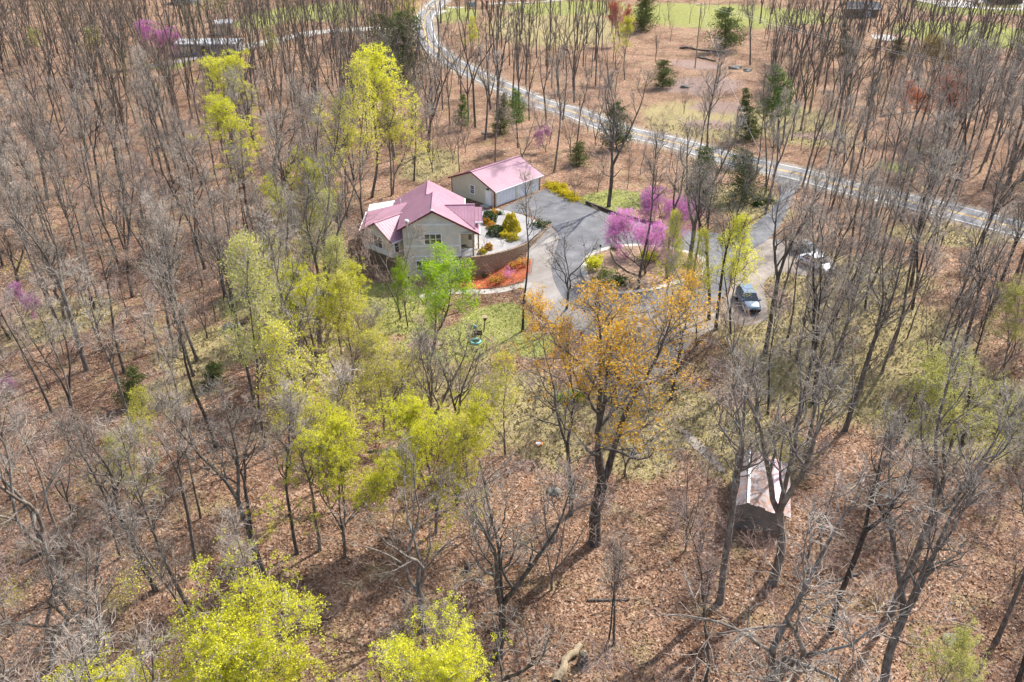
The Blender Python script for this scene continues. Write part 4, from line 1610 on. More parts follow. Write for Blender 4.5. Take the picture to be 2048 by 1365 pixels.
kt('l1', lim, (190, 150), (185, 50), 'olive budded tree nearer the redbud in the far wood', leaf='olive', wide=1.1)
kt('l2', 'red_budded_tree', (1238, 95), (1236, 0), 'red budded tree at the edge of the far field', leaf='red', wide=.8)
kt('l2', 'rust_budded_tree', (1875, 278), (1890, 140), 'orange red budded tree in the wood across the road', leaf='rust_leaf', wide=1.25)
kt('l2', 'amber_budded_tree', (1850, 180), (1880, 70), 'amber budded tree behind the orange red one across the road', leaf='amber_far', wide=1.1)


def put(key, name, x, y, h, label, **kw):
    taken.append((x, y))
    return place(key, name, (x, y, float(terrain(x, y))), h, label, **kw)


put('l2', lim, -15.0, 26.5, 12.8, 'largest bright lime tree crown at the lower left edge of the photo', wide=1.3, rz=.7)
put('l2', lim, -4.0, 23.5, 12.5, 'bright lime tree crown at the bottom edge, right of the largest', wide=.95, rz=2)
put('l3', lim, -9.0, 22.0, 10.5, 'pale lime crown between the two bright ones at the bottom', leaf='lime', wide=1.1)
put('l1', lim, 23.0, 27.5, 10.0, 'olive crown at the lower right corner', leaf='olive', wide=.9)
con = 'cedar_tree'
kt('cedar', con, (1500, 280), (1496, 176), 'dark green cedar beside the pole with the transformer')
kt('pine', 'pine_tree', (1556, 304), (1562, 128), 'tall pine with open crown beside the dark cedar', wide=1.0)
kt('cedar_wide', con, (1450, 98), (1455, 15), 'broad dark cedar right of the tall utility pole', wide=1.1)
kt('cedar_wide', con, (1288, 62), (1290, -15), 'dark cedar next to the red budded tree')
kt('pine', 'pine_tree', (1036, 296), (1030, 175), 'pine on the near side of the road above the garage', wide=.9)
kt('cedar', con, (1000, 268), (1005, 185), 'cedar left of the pine above the garage')
kt('young_pine', 'pine_tree', (922, 262), (926, 188), 'young slender pine on the leaf covered slope')
kt('cedar_wide', con, (806, 165), (800, 25), 'large dark cedar inside the wood left of the road bend')
kt('cedar_wide', con, (765, 130), (765, 30), 'dark cedar further left of the road bend')
kt('cedar_wide', con, (1232, 300), (1232, 205), 'olive cedar by the road right of the garage', wide=.8)
kt('cedar_wide', con, (1408, 410), (1405, 295), 'dark cedar between road and drive', wide=.75)
kt('cedar_wide', con, (1488, 402), (1490, 298), 'dark cedar nearest the drive mouth', wide=.85)
kt('cedar_wide', con, (1160, 330), (1155, 285), 'low cedar right of the garage roof', wide=1.2)
kt('cedar_wide', con, (268, 810), (264, 740), 'green cedar on the left slope below the grass track', wide=.9)
kt('cedar_wide', con, (425, 772), (425, 725), 'low dark cedar in the middle of the left slope', wide=1.1)
kt('cedar_wide', con, (662, 428), (664, 385), 'small dark cedar left of the house roof')
kt('cedar_wide', con, (1325, 175), (1330, 120), 'cedar at the edge of the bare rocky patch', wide=1.2)
kt('cedar', con, (1690, 110), (1696, 50), 'narrow cedar beside the far concrete pad')
kt('cedar_wide', con, (1790, 115), (1800, 75), 'spreading dark cedar below the far concrete pad', wide=1.2)
bt = 'bare_tree'
for a_ in [
    ('b1', (528, 1152), (385, 770), 'forked bare tree with the thickest trunk left of centre in the foreground'),
    ('b2', (508, 1140), (430, 830), 'straight bare tree immediately left of the forked thick one'),
    ('b2', (392, 1142), (300, 830), 'bare tree in the row of thin trunks at lower left'),
    ('b0', (595, 1108), (548, 770), 'slim bare tree right of the forked thick one'),
    ('b0', (640, 1100), (600, 790), 'slim bare tree further right of the forked thick one'),
    ('b1', (312, 1180), (165, 800), 'leaning bare tree with curved trunk above the largest lime crown'),
    ('b5', (105, 1330), (60, 985), 'broad bare tree with pale limbs in the lower left corner'),
    ('b3', (215, 1390), (130, 1080), 'many-stemmed bare tree at the bottom left of the lime crown'),
    ('b1', (484, 712), (430, 372), 'old forked bare tree with a swollen trunk by the grass track'),
    ('b3', (342, 615), (325, 375), 'several-limbed bare tree on the slope far left of the house'),
    ('b2', (92, 535), (55, 320), 'dark straight bare tree near the left edge'),
    ('b6', (516, 506), (490, 262), 'tallest of two close straight bare trees left of the house'),
    ('b6', (503, 500), (474, 285), 'shorter of two close straight bare trees left of the house'),
    ('b3', (998, 1315), (1000, 870), 'big crooked bare tree at the middle of the bottom edge'),
    ('b5', (850, 1262), (812, 920), 'broad crooked bare tree behind the second lime crown'),
    ('b2', (912, 1010), (872, 690), 'dark crooked bare tree between the two lime trees of the centre'),
    ('b0', (1228, 1290), (1225, 1060), 'short bare tree in front of the large orange one'),
    ('b4', (1210, 1300), (1250, 1080), 'bent thin bare tree at the bottom near the centre'),
    ('b1', (1440, 1205), (1545, 700), 'bare tree left of the rusty roofed shed'),
    ('b3', (1545, 1165), (1650, 610), 'large several-stemmed bare tree in front of the rusty roofed shed'),
    ('b5', (1530, 1420), (1600, 850), 'widest bare tree at the bottom right with grey limbs'),
    ('b1', (1780, 1225), (1960, 720), 'thick leaning bare tree at lower right'),
    ('b3', (1765, 1370), (1930, 900), 'forked bare tree at the bottom below the thick leaning one'),
    ('b0', (1992, 1282), (2140, 850), 'bare tree at the right edge near the bottom'),
    ('b4', (1412, 1362), (1405, 1000), 'thin upright bare tree left of the widest one at the bottom'),
    ('b2', (1662, 1262), (1765, 800), 'thin bare tree between shed and thick leaning tree'),
    ('b0', (1602, 958), (1690, 520), 'bare tree just above the rusty roofed shed'),
    ('b1', (1690, 862), (1840, 470), 'forked bare tree right of the shed path'),
    ('b6', (1850, 838), (1960, 520), 'straight bare tree under the broad olive crown'),
    ('b2', (1915, 768), (2040, 420), 'dark bare tree right of the parked cars'),
    ('b6', (1372, 640), (1395, 300), 'straight bare tree at the near rim of the loop'),
    ('b6', (1275, 580), (1300, 240), 'straight bare tree on the planted island left of centre'),
    ('b1', (1372, 600), (1430, 210), 'taller bare tree on the right of the planted island'),
    ('b2', (1335, 560), (1350, 270), 'slender bare tree on the planted island beside the redbud'),
    ('b0', (1432, 660), (1490, 300), 'bare tree between the loop and the silver car'),
    ('b2', (1418, 640), (1440, 330), 'second bare tree between the loop and the silver car'),
    ('b6', (828, 362), (824, 150), 'straight bare tree right behind the house ridge'),
    ('b0', (783, 392), (770, 200), 'bare tree behind the house left of the ridge'),
    ('b1', (970, 280), (975, 90), 'forked bare tree on the slope behind the garage'),
    ('b0', (1108, 345), (1130, 95), 'bare tree at the right end of the garage'),
    ('b1', (1500, 130), (1492, -40), 'twin bare tree in the clearing right of the tall pole'),
]:
    kt(a_[0], bt, a_[1], a_[2], a_[3], group='bare trees')
put('b5', bt, 16.5, 24.5, 15, 'bare crown at the bottom edge right of centre', group='bare trees')
put('b3', bt, -19.5, 25.0, 15, 'bare crown at the bottom left corner', group='bare trees')

# ------------------------------------------------------------------ the rest of the wood
rw = random.Random(2024)
PROTECT = [(728, 345, 1100, 600), (1095, 415, 1530, 615), (905, 590, 1065, 715), (1470, 905, 1575, 1030), (1195, 730, 1265, 775), (1475, 585, 1520, 640)]
EXCL = [DRIVE, GRAVEL1, GRAVEL2, GRAVEL3, BED, GARAGE, HOUSE_POLY]


def spacing(px, py):
    if py < 62:
        return 6.0 if px < 820 else 8.0
    if px > 1240 and px < 1520 and py < 280:
        return 15.0
    if px > 900 and py < 120:
        return 7.5 if px < 1500 else 5.5
    if py < 330 and px < 850:
        return 4.3
    if py < 330:
        return 4.9
    if px < 700 and py < 760:
        return 4.15
    if px < 420:
        return 4.7
    if px > 1380 and py < 900:
        return 3.7
    if px > 1350:
        return 5.8
    return 5.0 if py < 900 else 6.6


def zone_words(px, py):
    if py < 330:
        if px < 420:
            return 'in the dense wood at the upper left'
        if px < 900:
            return 'in the wood above the house and left of the road'
        if px < 1300:
            return 'along the road behind the garage'
        if px < 1500:
            return 'in the rocky clearing across the road'
        return 'in the wood across the road at upper right'
    if px < 720:
        if py < 560:
            return 'on the leaf covered slope left of the house'
        if py < 850:
            return 'around the grass track left of the lawn'
        return 'on the leafy slope at lower left'
    if px < 1380:
        if py < 480:
            return 'between the road and the asphalt drive'
        if py < 950:
            return 'in the thicket below the lawn'
        return 'on the leaf litter of the bottom centre'
    if py < 620:
        return 'between the road and the parked cars'
    if py < 900:
        return 'in the tan grass right of the parked cars'
    return 'on the leaf litter at lower right'


KW = {'b0': 'slender straight bare tree', 'b1': 'forked bare tree', 'b2': 'dark barked bare tree', 'b3': 'several-stemmed bare tree', 'b4': 'thin russet bare tree', 'b5': 'spreading bare tree', 'b6': 'tall high-crowned bare tree', 'b8': 'slim narrow-crowned bare tree', 'b9': 'low-forking twin bare tree', 'b7': 'small bushy bare tree', 'l3': 'thin yellow budded tree', 'l0': 'lime budded tree', 't_yellow': 'pale yellow budded shrub'}
cells = {}
for x, y in taken:
    cells.setdefault((int(x // 8), int(y // 8)), []).append((x, y))


def near(x, y, d):
    cx, cy = int(x // 8), int(y // 8)
    k = int(d // 8) + 1
    for i in range(cx - k, cx + k + 1):
        for j in range(cy - k, cy + k + 1):
            for (a, b) in cells.get((i, j), ()):
                if (a - x) ** 2 + (b - y) ** 2 < d * d:
                    return True
    return False


ROADPX = np.array([proj((p_[0], p_[1], float(terrain(p_[0], p_[1])))) for p_ in ROAD])
fill = []
tries = 0
while tries < 26000:
    tries += 1
    y = 16 + (340 - 16) * rw.random() ** 1.25
    half = (y * .866 + 20) * .70 + 10
    x = rw.uniform(-half, half)
    z = float(terrain(x, y))
    px, py = proj((x, y, z))
    if py < -25 or px < -260 or px > 2300 or py > 1800:
        continue
    sp = spacing(px, py) * .98
    if near(x, y, sp * rw.uniform(.8, 1.15)):
        continue
    if np.min((road_np[:, 0] - x) ** 2 + (road_np[:, 1] - y) ** 2) < 4.6 ** 2:
        continue
    if any(inside(p_, np.array([x]), np.array([y]))[0] for p_ in EXCL):
        continue
    under = rw.random() < .33
    h = rw.uniform(5.5, 10.5) if under else rw.uniform(12.5, 21)
    if 1230 < px < 1520 and py < 300:
        h = rw.uniform(4, 8)
        under = True
    tx, ty = proj((x, y, z + h))
    sc_ = FPX / (y * .866 + 20)
    hw = 2.0 * sc_
    bad = False
    for (x0, y0, x1, y1) in PROTECT:
        if max(px, tx + hw * .8) > x0 and min(px, tx - hw * .8) < x1 and py > y0 and ty < y1:
            bad = True
            break
    if not bad and 1180 < tx < 1560 and ty < 270 and py > 130 and rw.random() < .7:
        bad = True
    if not bad and py < 520:
        # keep the road readable between the trunks
        m_ = (ROADPX[:, 1] < py) & (ROADPX[:, 1] > ty) & (np.abs(ROADPX[:, 0] - tx) < hw)
        bad = bool(m_.any()) and rw.random() < .6
    if bad:
        continue
    cells.setdefault((int(x // 8), int(y // 8)), []).append((x, y))
    fill.append((x, y, z, h, under, px, py))

LAND = [(1525, 1000, 'the rusty shed'), (1497, 612, 'the silver car'), (1630, 535, 'the white car'), (1190, 1085, 'the large orange tree'), (1290, 548, 'the island redbud'), (1045, 662, 'the lawn tree'), (1040, 400, 'the garage'), (860, 480, 'the house'), (490, 400, 'the upper lime trees'), (612, 528, 'the broad lime tree'), (632, 770, 'the wide pale lime tree'), (872, 1066, 'the central lime tree'), (690, 1115, 'the left lime tree'), (528, 1152, 'the thick forked tree'), (484, 712, 'the swollen old tree'), (342, 615, 'the several-limbed tree'), (268, 815, 'the green slope cedar'), (92, 535, 'the dark left-edge tree'), (45, 650, 'the left-edge redbud'), (420, 110, 'the white roofed building'), (310, 120, 'the upper redbud'), (806, 165, 'the large dark cedar'), (742, 396, 'the tall lime tree'), (1390, 137, 'the tall pole'), (1470, 288, 'the transformer pole'), (1556, 304, 'the tall pine'), (1875, 278, 'the orange red tree'), (1775, 76, 'the concrete pad'), (1880, 985, 'the broad olive tree'), (2000, 790, 'the edge olive tree'), (1780, 1225, 'the thick leaning tree'), (1530, 1400, 'the widest bottom tree'), (998, 1315, 'the big crooked tree'), (1036, 296, 'the roadside pine'), (1238, 95, 'the red tree'), (1408, 410, 'the drive cedar'), (105, 1330, 'the pale corner tree'), (312, 1180, 'the leaning curved tree'), (1340, 800, 'the second orange tree'), (1690, 862, 'the shed path tree'), (1992, 1282, 'the right-edge tree'), (1560, 400, 'the drive mouth'), (860, 60, 'the road bend'), (1720, 385, 'the right-hand road'), (620, 65, 'the side road'), (200, 330, 'the upper left hollow'), (300, 960, 'the small olive tree'), (1090, 890, 'the orange lid')]


def where(px, py):
    best = min(LAND, key=lambda l: (l[0] - px) ** 2 + ((l[1] - py) * 1.6) ** 2)
    dx, dy = px - best[0], (py - best[1]) * 1.6
    d = math.hypot(dx, dy)
    a = math.degrees(math.atan2(-dy, dx)) % 360
    word = ['right of', 'above right of', 'above', 'above left of', 'left of', 'below left of', 'below', 'below right of'][int((a + 22.5) // 45) % 8]
    far = 'just ' if d < 75 else ('' if d < 150 else 'well ')
    return far + word + ' ' + best[2]


fill.sort(key=lambda f: f[1])
vis = [f for f in fill if -120 < f[5] < 2170]
n_bare = 0
n_sap = 0
far_list = []
for (x, y, z, h, under, px, py) in fill:
    leafy = rw.random() < (.2 if 420 < py < 1000 and 520 < px < 1060 else .004)
    if leafy:
        key = 'l3'
    elif under:
        key = rw.choice(['b4', 'b7', 'b7'])
    else:
        key = rw.choice(['b0', 'b0', 'b1', 'b2', 'b3', 'b4', 'b5', 'b6', 'b8', 'b8', 'b9'] if px < 1350 else ['b0', 'b0', 'b1', 'b2', 'b6', 'b6', 'b8', 'b8', 'b9'])
    if not leafy:
        full = (n_sap >= 240) if under else (n_bare >= 252)
        if full or not (-200 < px < 2250):
            far_list.append((x, y, z, h))
            continue
        if under:
            n_sap += 1
        else:
            n_bare += 1
    zw = zone_words(px, py)
    place(key, 'yellow_budded_tree' if leafy else 'bare_sapling' if under else bt, (x, y, z), h, (('short ' if h < 8.3 else '') + KW[key] + ' ' + where(px, py)).replace('bare tree', 'bare sapling' if under else 'bare tree'), 'sapling' if under else 'tree', group=('thin yellow budded trees ' if leafy else 'bare saplings ' if under else 'bare trees ') + zw, lean=(rw.gauss(0, .05), rw.gauss(0, .045)), wide=rw.uniform(.8, 1.1) if not under else rw.uniform(.9, 1.2), leaf=rw.choice(['pale', 'pale', 'lime', 'olive']) if leafy else None, rr=rw)
print('TREES fill', len(fill), 'bare', n_bare, 'far', len(far_list))

# farthest trees: one mass
lows = []
for sd in range(71, 77):
    rg = np.random.default_rng(sd)
    pl_ = []
    tk = grow(rg, (0, 0, -.5), (0, 0, 1), 16 * rg.uniform(.25, .45), 2, .05, .1, .22, .17)
    pl_.append(tk)
    ns_ = 2 + sd % 2
    for k in range(ns_):
        stm = grow(rg, tk[0][-1], side_dir(rg, np.array([0, 0, 1.]), R_(rg.uniform(10, 22)), k * 6.28 / ns_ + rg.uniform(0, 1)), 16 - tk[0][-1][2], 5, .09, .05, .14, .03)
        pl_.append(stm)
        for j_ in range(5):
            p, tn, rr_ = at_t(stm, rg.uniform(.15, .98))
            lb = grow(rg, p, side_dir(rg, tn, R_(rg.uniform(30, 60))), rg.uniform(2, 4.2), 3, .18, .08, min(.08, rr_ * .6), .02)
            pl_.append(lb)
            for i_ in range(4):
                p, tn, rr_ = at_t(lb, rg.uniform(.2, 1))
                pl_.append(grow(rg, p, side_dir(rg, tn, R_(rg.uniform(20, 60))), rg.uniform(.8, 2.0), 2, .22, .06, .024, .013))
    lows.append(tubes(pl_, 3))


def merge(lst, rg):
    Vs, Fs, off = [], [], 0
    for (V, F), (x, y, z), s, wd in lst:
        a = rg.uniform(0, 6.28)
        c, s_ = math.cos(a), math.sin(a)
        W = np.stack([(V[:, 0] * c - V[:, 1] * s_) * s * wd + x, (V[:, 0] * s_ + V[:, 1] * c) * s * wd + y, V[:, 2] * s + z], 1)
        Vs.append(W)
        Fs.append(F + off)
        off += len(V)
    return np.concatenate(Vs), np.concatenate(Fs)


rg = np.random.default_rng(5)
fl_ = [(lows[k % 6], (x, y, z), h / 16, rg.uniform(.8, 1.1)) for k, (x, y, z, h) in enumerate(far_list) if -100 < proj((x, y, z))[0] < 2150]
V, F = merge(fl_, rg)
tag(link('distant_wood', fast_mesh('distant_wood', V, F, M['far_bark'])), 'far mass of bare woodland beyond the nearer trees', 'woodland', kind='stuff')

# ------------------------------------------------------------------ undergrowth, leaves and grass on the ground


def brush_proto(seed, H, n, sub):
    rg = np.random.default_rng(seed)
    a_ = []
    for k in range(n):
        az = rg.uniform(0, 6.28)
        s = grow(rg, (rg.normal(0, .35), rg.normal(0, .35), -.1), (math.cos(az) * .35, math.sin(az) * .35, 1), H * rg.uniform(.5, 1.1), 4, .1, .05, .013, .006)
        a_.append(s)
        for j in range(sub):
            p, tn, rr_ = at_t(s, rg.uniform(.3, 1))
            a_.append(grow(rg, p, side_dir(rg, tn, R_(rg.uniform(20, 60))), H * rg.uniform(.2, .45), 2, .15, .05, .008, .005))
    return tubes(a_, 3)


brp = [brush_proto(80 + k, 2.2, 5, 4) for k in range(5)]
rg = np.random.default_rng(9)


def scatter(n, ylo, yhi, pw, avoid_road=3.4):
    y = ylo + (yhi - ylo) * rg.random(n) ** pw
    half = (y * .866 + 20) * .68 + 3
    x = rg.uniform(-1, 1, n) * half
    ok = dist_line(road_np, x, y) > avoid_road
    for p_ in EXCL:
        ok &= ~inside(p_, x, y)
    return x[ok], y[ok]


x, y = scatter(9000, 24, 215, 1.1)
g_ = zone(GRASS, x, y)
den = np.sin(x * .13 + 1) * np.cos(y * .11 + .5) + .7 * np.sin(x * .31 - y * .23) + rg.normal(0, .45, len(x))
den += np.where(x < -12, .55, -.1)
ok = (g_ < .25) & (den > .15)
x, y = x[ok], y[ok]
lst = [(brp[k % 5], (x[k], y[k], float(terrain(x[k], y[k]))), rg.uniform(.45, 1.35), rg.uniform(.8, 1.4)) for k in range(min(1800, len(x)))]
for k in range(230):
    q = P(rg.uniform(1235, 1530), rg.uniform(95, 290))
    if np.min((road_np[:, 0] - q[0]) ** 2 + (road_np[:, 1] - q[1]) ** 2) > 20:
        lst.append((brp[k % 5], (q[0], q[1], q[2]), rg.uniform(.3, .8), rg.uniform(1, 2)))
V, F = merge(lst, rg)
tag(link('undergrowth', fast_mesh('undergrowth', V, F, M['brush'])), 'leafless russet brush and saplings under the trees', 'undergrowth', kind='stuff')

x, y = scatter(190000, 24, 105, 1.35)
ok = (zone(GRASS, x, y) < rg.random(len(x)) * .8) & (zone(TAN, x, y) < rg.random(len(x)) * 1.3)
x, y = x[ok][:120000], y[ok][:120000]
V, F = leaf_quads(rg, np.stack([x, y, terrain(x, y) + rg.uniform(.02, .09, len(x))], 1), .17, .45, up=2.2)
tag(link('leaf_litter', fast_mesh('leaf_litter', V, F, M['litter'])), 'dry brown fallen leaves covering the woodland floor', 'leaves', kind='stuff')


x, y = scatter(900, 26, 130, 1.2)
stk = []
for k in range(len(x)):
    L_ = rg.uniform(.8, 3.2)
    az = rg.uniform(0, 6.28)
    z0 = float(terrain(x[k], y[k])) + .06
    stk.append(grow(rg, (x[k], y[k], z0), (math.cos(az), math.sin(az), 0), L_, 3, .12, 0, rg.uniform(.015, .05), .012))
V, F = tubes(stk, 4)
tag(link('fallen_sticks', fast_mesh('fallen_sticks', V, F, M['branch'])), 'fallen sticks and dead branches on the woodland floor', 'sticks', kind='stuff')


def tufts(name, zs, mat, n, lo, hi, label):
    x, y = scatter(n, 28, 150, 1.1)
    ok = zone(zs, x, y) > rg.random(len(x)) * .9 + .1
    x, y = x[ok], y[ok]
    m = len(x)
    h = rg.uniform(lo, hi, m)
    a = rg.uniform(0, 6.28, m)
    w = h * .35
    z = terrain(x, y)
    lx, ly = rg.normal(0, .5, m) * h, rg.normal(0, .5, m) * h
    V = np.stack([np.stack([x - np.cos(a) * w, y - np.sin(a) * w, z], 1), np.stack([x + np.cos(a) * w, y + np.sin(a) * w, z], 1), np.stack([x + lx + np.cos(a) * w * .5, y + ly + np.sin(a) * w * .5, z + h], 1), np.stack([x + lx - np.cos(a) * w * .6, y + ly - np.sin(a) * w * .6, z + h * .85], 1)], 1).reshape(-1, 3)
    tag(link(name, fast_mesh(name, V, np.arange(m * 4).reshape(m, 4), M[mat])), label, 'grass', kind='stuff')


tufts('lawn_grass', GRASS, 'grassb', 150000, .06, .2, 'short green spring grass of the lawns')
tufts('dry_grass', TAN, 'strawb', 120000, .08, .32, 'dry straw coloured grass between the trees')

# ------------------------------------------------------------------ plants of the gravel bed, mulch bed and island


def bedplant(key, name, px, py, h, label, z=.12, cat='shrub', **kw):
    q = onz(px, py, z)
    return place(key, name, q, h, label, cat, **kw)


def plant(key, name, px, py, h, label, cat='shrub', **kw):
    return place(key, name, P(px, py), h, label, cat, **kw)


bedplant('boxball', 'boxwood_shrub', 978, 441, 1.35, 'clipped round boxwood nearest the house roof on the gravel bed', wide=.95)
bedplant('boxball', 'boxwood_shrub', 991, 469, 1.3, 'clipped round boxwood at the middle of the gravel bed', wide=1.0)
bedplant('goldcone', 'gold_conifer', 1021, 462, 2.75, 'large gold conical shrub, biggest plant on the gravel bed', wide=.95)
for k, (px, py, h, lb) in enumerate([(988, 428, .7, 'orange shrub beside the concrete apron'), (974, 448, .8, 'amber shrub between the two boxwoods, upper one'), (983, 456, .85, 'amber shrub between the two boxwoods, lower one'), (1009, 474, .8, 'gold ball shrub right of the lower boxwood'), (1025, 480, .85, 'gold ball shrub in front of the gold cone'), (977, 499, .8, 'amber shrub near the porch corner'), (965, 507, .7, 'yellow ball shrub by the end of the block wall')]):
    bedplant('goldball', 'gold_shrub', px, py, h, lb + ' on the gravel bed', wide=rw.uniform(.85, 1.15), leaf='gold' if k in (3, 4, 6) else None)
bedplant('loose', 'green_shrub', 1081, 452, .9, 'blue green leafy clump at the tip of the gravel bed', leaf='boxwood', wide=1.3)
bedplant('loose', 'green_shrub', 1000, 429, .5, 'tiny green tuft behind the gold cone', leaf='boxwood')
bedplant('t_bare', 'bare_shrub', 970, 490, 1.0, 'dry tan shrub beside the lower boxwood')
bedplant('t_bare', 'bare_shrub', 1005, 491, .9, 'dry tan shrub at the front of the gravel bed')
plant('t_maple', 'red_twigged_shrub', 985, 552, 2.5, 'red twigged bare maple in front of the block wall', wide=1.3)
plant('t_bare', 'bare_shrub', 1062, 545, 2.2, 'bare shrub at the right end of the mulch bed')
plant('t_pink', 'pink_azalea', 1016, 557, 1.2, 'pink azalea in bloom on the mulch bed', wide=1.2)
plant('t_amber', 'orange_shrub', 992, 566, 1.1, 'orange shrub along the walk on the mulch bed', wide=1.4)
plant('t_amber', 'orange_shrub', 1046, 530, 1.0, 'orange shrub below the tall block wall end', wide=1.3)
plant('t_amber', 'orange_shrub', 1025, 535, .8, 'small orange shrub at the top of the mulch bed', wide=1.1)
plant('t_green', 'green_shrub', 968, 556, .5, 'small green plant on the mulch below the porch', leaf='boxwood')
plant('t_bare', 'bare_shrub', 953, 603, 2.0, 'upright bare shrub on the lawn edge of the walkway', wide=.8)
plant('b7', 'bare_tree', 1027, 600, 2.6, 'tiny bare sapling where the walkway meets the gravel', 'tree', group='bare trees')
for k, (px, py, key, h, lf, lb) in enumerate([(1190, 540, 't_green', 1.8, 'lime', 'lime green shrub at the left rim of the island'), (1212, 558, 'loose', 1.3, 'grassb', 'olive shrub mound at the left of the island'), (1238, 570, 'loose', 1.2, 'boxwood', 'dark green shrub near the bottom of the island'), (1222, 574, 'loose', 1.0, 'grassb', 'olive shrub beside the dark green one on the island'), (1198, 566, 't_green', 1.2, 'olive', 'olive shrub at the lower left of the island'), (1300, 525, 't_green', 1.6, 'lime', 'bright lime shrub at the centre of the island'), (1236, 505, 't_pink', 1.2, 'magenta', 'low pink shrub under the redbud on the island'), (1250, 520, 't_pink', 1.0, 'magenta', 'second low pink shrub deeper on the island'), (1370, 535, 'loose', .8, 'strawb', 'tan tuft at the right of the island'), (1228, 500, 'loose', .7, 'boxwood', 'small green ball at the upper rim of the island')]):
    plant(key, 'island_shrub', px, py, h, lb, leaf=lf)
for k, (px, py) in enumerate([(1100, 372), (1110, 378), (1120, 384), (1130, 390), (1140, 394), (1122, 376), (1147, 400)]):
    plant('loose', 'yellow_shrub', px, py, .7, ['nearest the garage', 'second from the garage', 'third from the garage', 'fourth from the garage', 'fifth from the garage', 'set back up the bank', 'farthest from the garage'][k] + ': low yellow shrub on the drive bank', leaf='gold', wide=1.6)
plant('loose', 'green_shrub', 1515, 412, 1.2, 'dark green shrub at the drive mouth', leaf='boxwood')
plant('loose', 'green_shrub', 1536, 405, .9, 'small green shrub right beside the drive mouth', leaf='boxwood')
plant('t_green', 'green_shrub', 1150, 805, 1.2, 'green shoots left of the large orange tree', leaf='green')
plant('t_green', 'green_shrub', 1118, 805, .9, 'smaller green shoots on the bank below the gravel', leaf='green')
ns = 0
for k in range(60):
    px, py = rw.uniform(560, 1010), rw.uniform(610, 900)
    if 880 < px and py < 730:
        continue
    h = rw.uniform(1.8, 4.2)
    if py - h * 22 < 590 and 730 < px < 930:
        continue
    place(rw.choice(['t_yellow', 't_yellow', 't_lime', 't_bare']), 'thicket_shrub', P(px, py), h, 'budding thicket shrub ' + where(px, py), 'shrub', group='thicket shrubs below the lawn', leaf=None, rr=rw)
for k in range(46):
    px, py = (rw.uniform(0, 480), rw.uniform(560, 1300)) if k % 2 else (rw.uniform(1400, 2040), rw.uniform(640, 1300))
    place(rw.choice(['t_bare', 't_bare', 't_bare', 't_yellow']), 'thicket_shrub', P(px, py), rw.uniform(1.5, 3.6), 'bare understorey shrub ' + where(px, py), 'shrub', group='bare shrubs ' + ('left' if k % 2 else 'right'), rr=rw, wide=1.3)

# ------------------------------------------------------------------ cars


